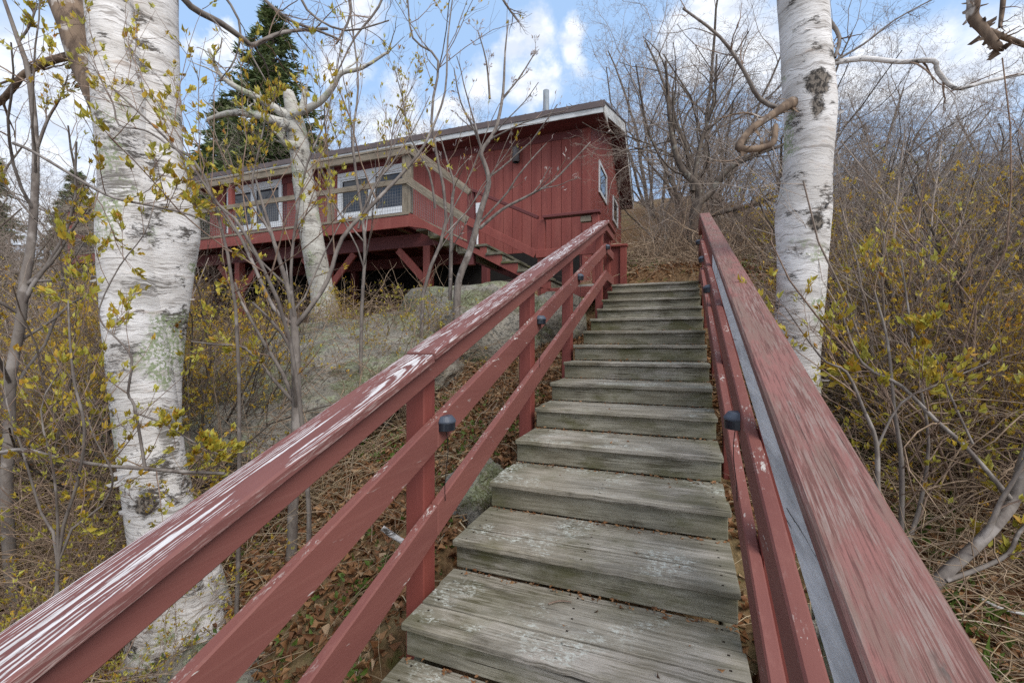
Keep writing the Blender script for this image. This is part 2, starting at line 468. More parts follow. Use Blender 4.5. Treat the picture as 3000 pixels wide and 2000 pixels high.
def birch_bark(nm='birch_bark', k=1.0, kw=1.0):
    g = G(nm); p = g.pos()
    warp = g.vadd(p, g.vmul(g.noise(p, 5, 3, .55, out='Color'), (.0, .0, .11)))
    base = g.mix(g.step(g.noise(g.vmul(warp, (2.5, 2.5, 7)), 1, 5, .62), .36, .66), (.70 * k, .68 * k, .665 * k * kw), (.47 * k, .445 * k, .42 * k * kw))
    line = g.noise(g.vmul(warp, (5, 5, 62)), 1, 5, .68)
    col = g.mix(g.math('MULTIPLY', g.step(line, .55, .62), .62), base, (.15, .125, .105))
    fine = g.noise(g.vmul(warp, (11, 11, 170)), 1, 4, .66)
    col = g.mix(g.math('MULTIPLY', g.step(fine, .55, .62), .6), col, (.19, .16, .14))
    pk = g.noise(g.vmul(warp, (5, 5, 20)), 1, 4, .6)
    col = g.mix(g.math('MULTIPLY', g.step(pk, .58, .75), .5), col, (.47, .37, .30))
    scar = g.math('MULTIPLY', g.step(g.noise(g.vmul(warp, (3.6, 3.6, 6)), 1, 6, .7), .545, .62), g.step(g.noise(g.vmul(p, (24, 24, 80)), 1, 5, .66), .42, .54))
    col = g.mix(scar, col, (.075, .064, .055))
    lich = g.math('MULTIPLY', g.step(g.noise(p, 3.6, 3, .5), .57, .64), g.step(g.noise(p, 60, 4, .66), .45, .55))
    col = g.mix(lich, col, (.25, .29, .17))
    rag = g.math('MULTIPLY', g.math('SUBTRACT', g.noise(g.vmul(warp, (14, 14, 22)), 1, 6, .72), .5), 1.5)
    for q, r, dark in SCARS:
        e = g.n('ShaderNodeVectorMath', {0: g.vmul(g.vadd(p, tuple(-float(v) for v in q)), (1 / r[0], 1 / r[0], 1 / r[1]))}, operation='LENGTH').outputs['Value']
        m_ = g.step(g.math('ADD', e, rag), 1.0, .72)
        if dark == 'grey': col = g.mix(g.math('MULTIPLY', m_, g.step(fine, .40, .52)), col, (.17, .155, .14))
        elif dark == 'lichen': col = g.mix(g.math('MULTIPLY', m_, .85), col, (.24, .275, .165))
        else:
            col = g.mix(m_, col, g.mix(g.step(g.noise(g.vmul(p, (60, 60, 40)), 1, 4, .7), .45, .58), (.035, .03, .026), (.20, .17, .14)))
            scar = g.math('MAXIMUM', scar, m_)
    h = g.math('ADD', g.math('MULTIPLY', line, .8), g.math('ADD', pk, g.math('MULTIPLY', scar, -1.2)))
    return g.done(col, .75, g.bump(h, .6, .010), .25)

def bark(name, c1, c2, sc=30, patch=None):
    g = G(name); p = g.obj()
    a = g.noise(g.vmul(p, (sc, sc, sc * .35)), 1, 4, .6)
    col = g.mix(g.step(a, .35, .65), c1, c2)
    if patch: col = g.mix(g.math('MULTIPLY', g.step(g.noise(p, 9, 3, .5), .56, .66), .8), col, patch)
    return g.done(col, .85, g.bump(a, .4, .004), .2)

def leaf_mat(name, stops, trans=.25):
    g = G(name); r = g.attr('rnd', 'Fac')
    col = g.ramp(r, stops)
    m = g.done(col, .55, None, .3)
    g.b.inputs['Transmission Weight'].default_value = 0
    tb = g.n('ShaderNodeBsdfTranslucent', {'Color': col})
    mx = g.n('ShaderNodeMixShader', {0: trans, 1: g.b.outputs[0], 2: tb.outputs[0]})
    g.nt.links.new(mx.outputs[0], g.nt.nodes['Material Output'].inputs['Surface'])
    return m

def plain(name, col, rough=.6, var=.25, sc=12, spec=.35, metal=0):
    g = G(name); p = g.obj()
    a = g.noise(p, sc, 4, .6)
    return g.done(g.mix(g.step(a, .3, .7), col, tuple(c * (1 - var) for c in col)), rough, g.bump(a, .08, .005), spec, metal)

def rock_mat():
    g = G('lichen_rock'); p = g.pos()
    a = g.noise(p, 3, 6, .62); b = g.noise(p, 24, 6, .7); c = g.noise(p, 80, 4, .65)
    col = g.mix(g.step(a, .35, .65), (.19, .172, .14), (.34, .31, .262))
    col = g.mix(g.math('MULTIPLY', g.step(b, .46, .62), .75), col, (.05, .047, .042))
    li = g.math('MULTIPLY', g.step(g.noise(p, 2.6, 4, .6), .47, .58), g.step(g.noise(p, 17, 5, .7), .44, .53))
    col = g.mix(g.math('MULTIPLY', li, .85), col, (.30, .325, .215))
    sp = g.math('MULTIPLY', g.step(c, .57, .62), g.step(b, .42, .55))
    col = g.mix(g.math('MULTIPLY', sp, .7), col, (.40, .40, .36))
    mo = g.math('MULTIPLY', g.step(g.noise(p, 2.6, 5, .64, .5), .50, .58), g.step(c, .42, .56))
    col = g.mix(g.math('MULTIPLY', mo, .85), col, (.10, .105, .035))
    crk = g.n('ShaderNodeTexVoronoi', {'Vector': g.vadd(p, g.vmul(g.noise(p, 3, 3, .6, out='Color'), (.5, .5, .5))), 'Scale': 1.7}, feature='DISTANCE_TO_EDGE').outputs['Distance']
    ck = g.step(crk, .02, .0)
    col = g.mix(g.math('MULTIPLY', ck, .25), col, (.03, .027, .023))
    h = g.math('ADD', g.math('ADD', b, g.math('MULTIPLY', c, .4)), g.math('ADD', g.math('MULTIPLY', a, 2), g.math('MULTIPLY', ck, -.3)))
    return g.done(col, .92, g.bump(h, .9, .03), .2)

def ground_mat():
    g = G('leafy_ground'); p = g.pos()
    a = g.noise(p, 1.3, 5, .6); b = g.noise(p, 26, 5, .7); c = g.noise(p, 9, 4, .6)
    col = g.ramp(b, [(.28, (.05, .032, .018)), (.5, (.17, .098, .05)), (.72, (.32, .21, .115))])
    tan = g.step(a, .48, .62)
    col = g.mix(g.math('MULTIPLY', tan, .55), col, (.22, .175, .09))
    col = g.mix(g.math('MULTIPLY', g.step(c, .55, .68), .65), col, (.09, .105, .028))
    return g.done(col, .95, g.bump(b, .8, .03), .15)

M = {}
M['red'] = red_paint('red_rail_paint', (.190, .070, .058), (.158, .056, .048), .655, True, True)
M['redpost'] = red_paint('red_post_paint', (.20, .050, .038), (.155, .040, .034), .72)
M['barn'] = red_paint('barn_red_siding', (.225, .056, .044), (.19, .047, .038), .735)
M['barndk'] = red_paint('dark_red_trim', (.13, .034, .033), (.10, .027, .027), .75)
M['cap'] = peeling_cap(); M['capr'] = worn_cap()
M['greyboard'] = grey_wood('primed_grey_board', (.70, .71, .72), (.60, .61, .63), (.42, .43, .45), grain=25)
M['tread'] = grey_wood('weathered_tread', (.52, .485, .425), (.31, .285, .235), (.075, .066, .05), lichen=.8, moss=.35, worn=1, grain=50)
M['riser'] = grey_wood('weathered_riser', (.45, .425, .35), (.29, .272, .21), (.09, .08, .057), moss=.65, grain=45, worn=1)
M['dktread'] = grey_wood('dark_side_tread', (.22, .20, .155), (.13, .12, .09), (.05, .045, .035), moss=.8, grain=45)  # darker variant of the riser wood, for the side stairs
M['beige'] = grey_wood('weathered_beige_rail', (.32, .27, .21), (.225, .19, .145), (.11, .09, .07), grain=40)
M['white'] = grey_wood('peeling_white_trim', (.62, .63, .63), (.55, .56, .56), (.30, .29, .27), grain=26)
M['vinyl'] = plain('white_window_frame', (.66, .68, .70), .4, .08)
M['rooft'] = plain('brown_metal_roof', (.105, .075, .07), .45, .25, 6, .5)
M['slate'] = plain('dark_blue_grey_plastic', (.07, .085, .115), .4, .2, 20)
M['lens'] = plain('dark_lens', (.015, .018, .025), .2, .1)
M['sconce'] = plain('grey_metal_shade', (.10, .095, .10), .45, .15, 20, .5)
M['pipe'] = plain('grey_pipe', (.22, .25, .28), .5, .15)
M['foundshade'] = plain('crawl_space_shade', (.014, .012, .011), .9, .3)  # near-black: the shade under the deck is put into the colour
M['wire'] = plain('galvanised_wire', (.20, .20, .20), .5, .2)
M['black'] = plain('black_cable', (.012, .012, .013), .5, .1)
M['birch'] = birch_bark(); M['greybirch'] = birch_bark('grey_birch_bark', .68, .93)
M['brownbark'] = bark('brown_papery_bark', (.21, .15, .105), (.08, .055, .04), 18, (.50, .46, .42))
M['warmtwig'] = bark('warm_twig_bark', (.36, .265, .185), (.20, .14, .095), 30)
M['greybark'] = bark('smooth_grey_bark', (.20, .175, .155), (.12, .10, .09), 22, (.30, .27, .25))
M['twig'] = bark('twig_bark', (.28, .20, .15), (.16, .11, .085), 40)
M['twigfar'] = bark('pale_twig_bark', (.34, .28, .235), (.19, .155, .13), 12)
M['darkbark'] = bark('dark_trunk_bark', (.12, .095, .075), (.055, .042, .035), 16, (.19, .18, .15))
M['deadtwig'] = leaf_mat('dead_twigs', [(0, (.14, .09, .055)), (.4, (.31, .225, .135)), (.8, (.48, .38, .245)), (1, (.56, .48, .35))], .0)
M['bud'] = leaf_mat('opening_leaves', [(0, (.32, .12, .02)), (.25, (.44, .29, .03)), (.65, (.34, .32, .045)), (1, (.50, .46, .12))])
M['budfar'] = leaf_mat('opening_leaves_far', [(0, (.40, .17, .03)), (.4, (.52, .34, .035)), (1, (.44, .38, .05))])
M['catkin'] = leaf_mat('silver_catkins', [(0, (.30, .22, .20)), (1, (.55, .50, .47))])
M['needle'] = leaf_mat('spruce_needles', [(0, (.06, .085, .035)), (.6, (.125, .165, .06)), (1, (.21, .23, .10))], .1)
M['litter'] = leaf_mat('fallen_leaves', [(0, (.08, .038, .020)), (.35, (.22, .098, .042)), (.7, (.34, .185, .085)), (1, (.46, .34, .22))], .1)
M['green'] = leaf_mat('green_ground_leaves', [(0, (.06, .10, .02)), (.6, (.11, .17, .03)), (1, (.17, .20, .05))])
M['rock'] = rock_mat(); M['ground'] = ground_mat()
def glass():
    g = G('window_glass'); p = g.pos()
    a = g.noise(g.vmul(p, (1.5, 1.5, 2)), 1, 2, .5)
    return g.done(g.mix(g.step(a, .4, .6), (.010, .012, .018), (.022, .026, .038)), .03, g.bump(a, .02, .05), .6)
M['glass'] = glass()
SUN_E, SUN_A, SKY_E, EXPO = 2.1, 40, .12, .66

# ================================================================ ground
def build_ground():
    sv = np.concatenate([np.linspace(-14, -4, 30)[:-1], np.linspace(-4, 6, 120)[:-1], np.linspace(6, 22, 50)[:-1], np.geomspace(22, 400, 30)])
    pos = np.concatenate([np.linspace(0, 4, 50)[:-1], np.linspace(4, 16, 60)[:-1], np.geomspace(16, 400, 26)])
    tv = np.concatenate([-pos[:0:-1], pos])
    vs = np.array([gw(a, b) for a in sv for b in tv])
    n, m = len(sv), len(tv)
    i = np.arange(n * m).reshape(n, m)
    q = np.stack([i[:-1, :-1], i[:-1, 1:], i[1:, 1:], i[1:, :-1]], axis=-1).reshape(-1, 4)
    o = mesh_obj('ground', vs, [q[:, ::-1]], M['ground'], smoothf=True)
    tag(o, kind='structure')
build_ground()

# ================================================================ stairs
def nz_(s): return BZ + SL * s          # height of the nosing line
st_o = thing('staircase', 'weathered grey wooden outdoor staircase climbing between two red railings', 'stairs', W(-2.5, .57, -2.3))
for n in range(-7, 11):
    s0 = n * RUN; z = BZ + n * RISE; ztop = z
    mb = MB(); d = rng.uniform(-.004, .004); c = 0
    ws = [.140, .139, .136] if n < 10 else [.14, .14, .14, .14]
    for k, w in enumerate(ws):
        e = rng.uniform(-.0025, .0025)
        jl = rng.uniform(-.006, .006)
        x0_, x1_ = s0 + c, s0 + c + w - .004
        mb.sz([(x0_, z - .029 + e), (x1_, z - .029 + e), (x1_, z + e), (x0_, z + e)], jl, WIDE + jl, grain=2, bev=.005 if k == 0 else .003, nseg=40, jit=.005 if k == 0 else .0025)
        c += w
    mb.build('tread', M['tread'], st_o)
    mb = MB()
    mb.stz(s0 + .030, s0 + .050, .006, WIDE - .006, z - RISE + .004, z - .031, grain=1)
    mb.build('riser', M['riser'], st_o)
for t0 in (.015, WIDE - .055):
    mb = MB()
    a, b = -7 * RUN - .1, 10 * RUN
    mb.sz([(a, nz_(a) - .33), (b, nz_(b) - .46), (b, nz_(b) - .19), (a, nz_(a) - .19)], t0, t0 + .04)
    mb.build('stringer', M['riser'], st_o)

# ================================================================ railings
def railing(side):
    L = side < 0
    if L: o = thing('stair_railing', 'dark red stair railing on the left with white peeling paint along its top', 'railing', W(-.9, -.09, -1.5))
    else: o = thing('stair_railing', 'worn pinkish red stair railing on the right with an unpainted grey strip under its cap', 'railing', W(-.9, WIDE + .09, -1.5))
    k = SL + (.011 if L else -.004); hz = lambda s, h: BZ + k * s + h
    t_in = 0.0 if L else WIDE; dr = -1 if L else 1
    ta, tb = sorted((t_in, t_in + dr * .038))
    a = -2.9 if L else -3.3; ap = 3.45
    def run(h0, h1, s0, s1): return [(s0, hz(s0, h0)), (s1, hz(s1, h0)), (s1, hz(s1, h1)), (s0, hz(s0, h1))]
    off = 0 if L else .015
    cuts = [a, -.885, 1.645, ap] if L else [a, -.48, .95, ap]
    for nm, h0, h1 in (('middle_rail', .475, .605), ('lower_rail', .11, .248)):
        for s0, s1 in zip(cuts[:-1], cuts[1:]):
            mb = MB(); mb.sz(run(h0 + off, h1 + off, s0 + .0015, s1 - .0015), ta, tb, bev=.005); mb.build(nm, M['red'], o)
        zl = hz(ap, (h0 + h1) / 2 + off); hw = (h1 - h0) / 2 * .95
        mb = MB(); mb.stz(ap + .002, ap + .62, ta, tb, zl - hw - .0, zl + hw - .01); mb.build(nm, M['red'], o)
    if L:
        mb = MB(); mb.sz(run(.778, .872, a, ap), ta, tb, bev=.005); mb.build('top_board', M['red'], o)
    else:
        mb = MB(); mb.sz(run(.778, .895, a, .9), ta, tb, bev=.005); b = mb.build('top_board', M['greyboard'], o)
        b['label'] = 'unpainted grey top board'
        mb = MB(); mb.sz(run(.79, .895, .903, ap), ta, tb, bev=.005); mb.build('top_board', M['red'], o)
    zt = hz(ap, .872 if L else .895)
    mb = MB(); mb.stz(ap + .002, ap + .62, ta, tb, zt - .10, zt - .003); mb.build('top_board', M['red'], o)
    # cap laid flat
    c0, c1 = (-.105, .032) if L else (1.134, 1.250)
    hc = .872 if L else .895
    e = np.array([1.0, 0, k]); ln = math.hypot(1, k)
    A = (V + k * ZA) / ln; B = np.cross(U, A)
    mat = M['cap'] if L else M['capr']
    seams = [(a, -.955, -.006), (-.953, ap + .012, 0)] if L else [(a, .28, 0), (.283, 1.55, -.002), (1.553, ap + .012, -.001)]
    for i, (s0, s1, dz) in enumerate(seams):
        mb = MB()
        O = W(s0, 0, hz(s0, hc) + dz)
        LL = (s1 - s0) * ln
        mb.prism([(0, 0), (LL, 0), (LL - .0, .036), (0, .036)], c0, c1, O, A, B, U, 0, .006)
        mb.build('cap_rail', mat, o)
    zc = hz(ap, hc)
    mb = MB(); mb.stz(ap + .016, ap + .66, c0 + .004, c1 - .004, zc, zc + .036, bev=.006); mb.build('cap_rail', M['red'], o)
    # posts
    pt0, pt1 = sorted((t_in + dr * .040, t_in + dr * .129))
    for s0 in ((-2.29, -.93, .43, 1.60, 3.30, 3.96) if L else (-2.29, -.93, .52, 1.75, 3.30, 3.96)):
        top = min(hz(s0, hc - .003), zc - .004)
        g = gz(s0, (pt0 + pt1) / 2) - .25
        mb = MB(); mb.stz(s0, s0 + .089, pt0, pt1, min(g, nz_(s0) - .3), top, grain=2, bev=.005)
        mb.build('post', M['redpost'], o)
    return hz
hzL = railing(-1); hzR = railing(1)

# ================================================================ solar lights on the rails
def solar_light(side, s, label):
    L = side < 0
    hz = hzL if L else hzR
    t0 = 0.0 if L else WIDE; dr = 1 if L else -1
    z = hz(s, .555)
    o = thing('rail_light', label, 'light', W(s, t0, z), 'small step lights along the railings')
    r = .046; n = 18
    prof = [(r * math.cos(a), r * math.sin(a) * 1.05) for a in np.linspace(0, math.pi, n)]
    def ring(sc, zz, back=0.001): return [W(s + x * sc, t0 + dr * (back + max(0, y) * sc), z + zz) for x, y in prof]
    def shell(rings, name, mat):
        vs = []; fs = []
        for rg in rings: vs += rg
        m = len(rings)
        for i in range(m - 1):
            for j in range(n):
                k = (j + 1) % n
                fs.append((i * n + j, i * n + k, (i + 1) * n + k, (i + 1) * n + j))
        fs.append(tuple(range(n - 1, -1, -1))); fs.append(tuple((m - 1) * n + j for j in range(n)))
        if not L: fs = [f[::-1] for f in fs]
        fs = [f[::-1] for f in fs]
        return mesh_obj(name, vs, fs, mat, o)
    shell([ring(.95, -.026), ring(.98, -.024), ring(.98, .004), ring(.96, .007)], 'lens', M['lens'])
    shell([ring(1.03, .0075), ring(1.04, .013), ring(1.0, .018), ring(.74, .034), ring(.70, .035)], 'housing', M['slate'])
    pts = []
    zb = -(.30 if L else .26)
    for q in np.linspace(0, 1, 9):
        pts.append(tuple(W(s - .004 + .006 * math.sin(q * 7), t0 + dr * (.012 + .006 * math.sin(q * 5)), z - .028 + zb * q)))
    v, f = tubes([(pts, [.0019] * 9)])
    mesh_obj('cable', v, f, M['black'], o)
for s, lb in ((-.835, 'blue grey rail light nearest the camera on the left railing'), (.49, 'second rail light up the left railing'),
              (1.75, 'third rail light up the left railing'), (3.40, 'topmost rail light on the left railing at its corner post')):
    solar_light(-1, s, lb)
for s, lb in ((-.70, 'blue grey rail light nearest the camera on the right railing'), (1.2, 'second rail light up the right railing'),
              (2.4, 'third rail light up the right railing'), (3.55, 'farthest rail light at the top of the right railing')):
    solar_light(1, s, lb)

# ================================================================ cabin
def ez(t): return 4.60 + .010 * max(0.0, -t - .5)
WS, WB = 7.0, 11.95           # front and back wall
T0, T1 = -12.9, -.915         # left and right corner
RS0, RS1, RSM = 6.46, 11.95, 9.75
RT0, RT1 = -13.35, -.534
def roof_u(s, t):             # underside of the roof
    e = ez(t)
    if s < RSM: return e + .10 + (s - RS0) * (5.76 - 4.70) / (RSM - RS0)
    return e + 1.16 - (s - RSM) * (1.50) / (RS1 - RSM)
cab = thing('cabin', 'dark red wooden cabin with a brown metal roof and white trim above the staircase', 'cabin', W(9.4, -6.9, 1.2))
holes = [(-12.12, -9.89, 3.34, 4.68), (-7.80, -5.60, 3.31, 4.52)]
mb = MB(); t = T1 - .19; bw = .232
while t > T0 + .25:
    t1 = max(T0 + .2, t - bw); segs = [(2.02, ez(t) + .02)]
    for h in holes:
        if t1 + .004 < h[1] and t - .004 > h[0]:
            ns = []
            for a, b in segs:
                if a < h[2]: ns.append((a, h[2]))
                if b > h[3]: ns.append((h[3], b))
            segs = ns
    for a, b in segs: mb.tz([(t1 + .004, a), (t - .004, a), (t - .004, b), (t1 + .004, b)], WS, WS + .018, grain=1, bev=.003)
    t = t1
mb.build('front_wall', M['barn'], cab)
mb = MB(); mb.tz([(T0 + .01, .5), (T1 - .25, .5), (T1 - .25, 2.015), (T0 + .01, 2.015)], WS + .002, WS + .018, bev=0); mb.build('foundation', M['foundshade'], cab)  # wall below deck level, its colour painted as the deck's shade
mb = MB()
zs = [(.9, 3.31), (3.31, 4.52), (4.52, 4.98)]
mb.tz([(T0 + .01, .9), (T1 - .02, .9), (T1 - .02, 3.30), (T0 + .01, 3.30)], WS + .019, WS + .05, bev=0)
mb.tz([(-5.6, 3.302), (T1 - .02, 3.302), (T1 - .02, ez(-1)), (-5.6, ez(-5))], WS + .019, WS + .05, bev=0)
mb.tz([(-9.89, 3.302), (-7.8, 3.302), (-7.8, ez(-8)), (-9.89, ez(-9))], WS + .019, WS + .05, bev=0)
mb.tz([(-5.602, 4.525), (-5.602, ez(-5)), (-7.798, ez(-8)), (-7.798, 4.525)], WS + .019, WS + .05, bev=0)
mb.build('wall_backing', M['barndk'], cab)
mb = MB(); s = WS + .11                                   # gable wall of vertical boards
while s < WB:
    s1 = min(WB, s + .232)
    pts = [(s + .003, .7), (s1 - .003, .7), (s1 - .003, roof_u(s1, T1) + .02)]
    if s < RSM < s1: pts.append((RSM, roof_u(RSM, T1) + .02))
    pts.append((s + .003, roof_u(s, T1) + .02))
    clash = [h for h in ((7.90, 9.0, 3.50, 4.26), (10.07, 11.05, 3.39, 4.10)) if s + .003 < h[1] and s1 - .003 > h[0]]
    mb.sz(pts, T1 - .03, T1, grain=1, bev=.002)
    s = s1
mb.build('gable_wall', M['barn'], cab)
mb = MB(); mb.stz(WS + .12, WB, T0, T0 + .05, .7, ez(T0) + .05); mb.stz(WB - .05, WB, T0, T1 - .04, .7, 4.3); mb.build('rear_walls', M['barndk'], cab)
mb = MB()
mb.stz(WS - .022, WS + .11, T1 - .188, T1 + .004, .9, ez(T1) + .01, grain=2)
mb.build('corner_board', M['barn'], cab)
mb = MB(); mb.stz(WS - .022, WS + .11, T0 - .004, T0 + .198, .9, ez(T0) + .01, grain=2); mb.build('corner_board', M['barn'], cab)
mb = MB(); mb.tz([(T0 + .2, ez(T0) - .16), (T1 - .19, ez(T1) - .16), (T1 - .19, ez(T1) + .0), (T0 + .2, ez(T0) + .0)], WS - .018, WS - .002, grain=0)
mb.build('frieze_board', M['barndk'], cab)
def front_window(h, mull):
    fr = MB(); a, b, z0, z1 = h; w = .105
    sk = (ez(a) - ez(b)) * .0
    fr.tz([(a - .02, z1 - .16), (b + .02, z1 - .16), (b + .02, z1 + .02), (a - .02, z1 + .02)], WS - .03, WS + .02)
    fr.tz([(a - .02, z0 - .02), (b + .02, z0 - .02), (b + .02, z0 + .12), (a - .02, z0 + .12)], WS - .035, WS + .02)
    for q in (a - .02, b - w + .02, ): fr.tz([(q, z0 + .122), (q + w, z0 + .122), (q + w, z1 - .162), (q, z1 - .162)], WS - .03, WS + .02, grain=1)
    fr.tz([(mull - .075, z0 + .122), (mull + .075, z0 + .122), (mull + .075, z1 - .162), (mull - .075, z1 - .162)], WS - .025, WS + .02, grain=1)
    for l, r in ((a + w - .018, mull - .077), (mull + .077, b - w + .018)):    # inner sashes
        zt, zb = z1 - .164, z0 + .124; q = .034
        fr.tz([(l, zt - q), (r, zt - q), (r, zt), (l, zt)], WS - .008, WS + .03)
        fr.tz([(l, zb), (r, zb), (r, zb + q), (l, zb + q)], WS - .008, WS + .03)
        fr.tz([(l, zb + q + .002), (l + q, zb + q + .002), (l + q, zt - q - .002), (l, zt - q - .002)], WS - .008, WS + .03, grain=1)
        fr.tz([(r - q, zb + q + .002), (r, zb + q + .002), (r, zt - q - .002), (r - q, zt - q - .002)], WS - .008, WS + .03, grain=1)
    w_o = fr.build('window', M['vinyl'], cab)
    for l, r in ((a + .10, mull - .085), (mull + .085, b - .10)):
        pb = MB(); pb.tz([(l, z0 + .13), (r, z0 + .13), (r, z1 - .17), (l, z1 - .17)], WS + .032, WS + .044, bev=0)
        pb.build('pane', M['glass'], w_o)
front_window(holes[0], -11.03); front_window(holes[1], -6.70)
def gable_window(a, b, z0, z1):
    fr = MB(); w = .085; t0, t1 = T1 + .001, T1 + .032
    fr.sz([(a, z1 - w), (b, z1 - w), (b, z1), (a, z1)], t0, t1); fr.sz([(a, z0), (b, z0), (b, z0 + w), (a, z0 + w)], t0, t1)
    for q in (a, b - w): fr.sz([(q, z0 + w + .002), (q + w, z0 + w + .002), (q + w, z1 - w - .002), (q, z1 - w - .002)], t0, t1, grain=1)
    o = fr.build('window', M['vinyl'], cab)
    pb = MB(); pb.sz([(a + w, z0 + w), (b - w, z0 + w), (b - w, z1 - w), (a + w, z1 - w)], t0, t0 + .012, bev=0); pb.build('pane', M['glass'], o)
gable_window(7.90, 9.0, 3.50, 4.26); gable_window(10.07, 11.05, 3.39, 4.10)
# roof: sheet, ribs, drip edge; fascia, soffits, rake boards
rf = MB()
def slope_quad(s0, s1, dz0, dz1, ta, tb):
    return
for (sa, sb) in ((RS0 - .03, RSM), (RSM + .001, RS1 + .05)):
    def zz(s, t): return (ez(t) + .20 + (s - RS0) * (5.93 - 4.80) / (RSM - RS0)) if s <= RSM else (ez(t) + 1.33 - (s - RSM) * 1.50 / (RS1 - RSM))
    n = 40; base = rf.n; tl = np.linspace(RT0, RT1 + .02, n)
    for tq in tl:
        for s_ in (sa, sb):
            for dz in (0, .035):
                rf.v.append(W(s_, tq, zz(s_, tq) + dz)); rf.bc.append((tq, s_, dz))
    rf.n += n * 4
    for i in range(n - 1):
        p = base + i * 4; q = p + 4
        rf.f += [(p + 1, q + 1, q + 3, p + 3), (p, p + 2, q + 2, q), (p, q, q + 1, p + 1), (p + 2, p + 3, q + 3, q + 2)]
    rf.f += [(base, base + 1, base + 3, base + 2)]; e = base + (n - 1) * 4; rf.f += [(e, e + 2, e + 3, e + 1)]
    for tq in np.arange(RT0 + .1, RT1, .23):
        p0 = W(sa - .01, tq, zz(sa, tq) + .046); p1 = W(sb, tq, zz(sb, tq) + .046)
        rf.bar(p0, p1, .035, .026)
roof = rf.build('roof', M['rooft'], cab)
mb = MB(); mb.tz([(RT0, ez(RT0) + .105), (RT1 + .02, ez(RT1) + .105), (RT1 + .02, ez(RT1) + .235), (RT0, ez(RT0) + .235)], RS0 - .055, RS0 - .036, bev=.003)
mb.build('drip_edge', M['rooft'], roof)
mb = MB(); mb.tz([(RT0, ez(RT0) + .0), (RT1, ez(RT1) + .0), (RT1, ez(RT1) + .16), (RT0, ez(RT0) + .16)], RS0 - .03, RS0 - .008)
mb.tz([(RT0, ez(RT0) + .11), (RT1, ez(RT1) + .11), (RT1, ez(RT1) + .165), (RT0, ez(RT0) + .165)], RS0 - .048, RS0 - .031)
mb.build('fascia', M['white'], roof)
mb = MB(); mb.tz([(RT0 + .02, ez(RT0) + .015), (RT1 - .03, ez(RT1) + .015), (RT1 - .03, ez(RT1) + .03), (RT0 + .02, ez(RT0) + .03)], RS0 - .006, WS + .1, bev=0)
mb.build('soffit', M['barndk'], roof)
mb = MB()                                                                  # gable overhang
mb.sz([(RS0, ez(RT1) + .05), (RSM, roof_u(RSM, RT1) - .02), (RSM, roof_u(RSM, RT1) + .0), (RS0, ez(RT1) + .07)], T1 + .001, RT1 - .03, bev=0)
mb.sz([(RSM + .002, roof_u(RSM, RT1) - .02), (RS1, roof_u(RS1, RT1) - .02), (RS1, roof_u(RS1, RT1)), (RSM + .002, roof_u(RSM, RT1))], T1 + .001, RT1 - .03, bev=0)
mb.stz(RS1 - .30, RS1, T1 + .001, RT1 - .03, roof_u(RS1, RT1) - .06, roof_u(RS1, RT1) - .03)
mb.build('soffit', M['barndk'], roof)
e0 = ez(RT1)
mb = MB(); mb.sz([(RS0 - .03, e0 + .0), (RS0 + .42, e0 - .02), (RS0 + .40, e0 + .10), (RSM, roof_u(RSM, RT1) - .10), (RSM, roof_u(RSM, RT1) + .15), (RS0 - .03, e0 + .19)], RT1 - .026, RT1)
mb.build('rake_board', M['white'], roof)
mb = MB(); mb.sz([(RSM + .003, roof_u(RSM, RT1) - .05), (RS1, roof_u(RS1, RT1) - .08), (RS1, roof_u(RS1, RT1) + .12), (RSM + .003, roof_u(RSM, RT1) + .15)], RT1 - .026, RT1)
mb.build('rake_board', M['white'], roof)
p = PX(1600, 345, 10.8); tp = PX(1600, 266, 10.8)
v, f = tubes([([tuple(p - np.array([0, 0, .35])), tuple(p), tuple(tp - np.array([0, 0, .001])), tuple(tp)], [.075, .075, .075, .03])], kmax=16)
mesh_obj('vent_pipe', v, f, M['pipe'], roof, smoothf=False)

# wall lamp and meter box on the front wall
c = W(WS - .09, -2.61, 4.25)
lamp = thing('wall_lamp', 'dark grey cylinder lamp on the red cabin wall', 'lamp', W(WS, -2.61, 4.25))
v, f = tubes([([tuple(c + ZA * a) for a in (-.175, -.172, .15, .172, .175)], [.070, .084, .084, .076, .01])], kmax=24)
mesh_obj('lamp_shade', v, f, M['sconce'], lamp)
mb = MB(); mb.stz(WS - .03, WS - .005, -2.66, -2.56, 4.18, 4.32); mb.stz(WS - .07, WS - .031, -2.63, -2.59, 4.22, 4.27); mb.build('wall_bracket', M['sconce'], lamp)
mtr = thing('electrical_box', 'small white electrical box with a white conduit on the cabin wall', 'box', W(WS, -3.58, 2.9))
mb = MB(); mb.stz(WS - .10, WS - .005, -3.68, -3.50, 3.02, 3.26); mb.build('cover', M['vinyl'], mtr)
v, f = tubes([([tuple(W(WS - .05, -3.60, z)) for z in (2.13, 2.5, 3.018)], [.028] * 3)], kmax=12); mesh_obj('conduit', v, f, M['vinyl'], mtr)

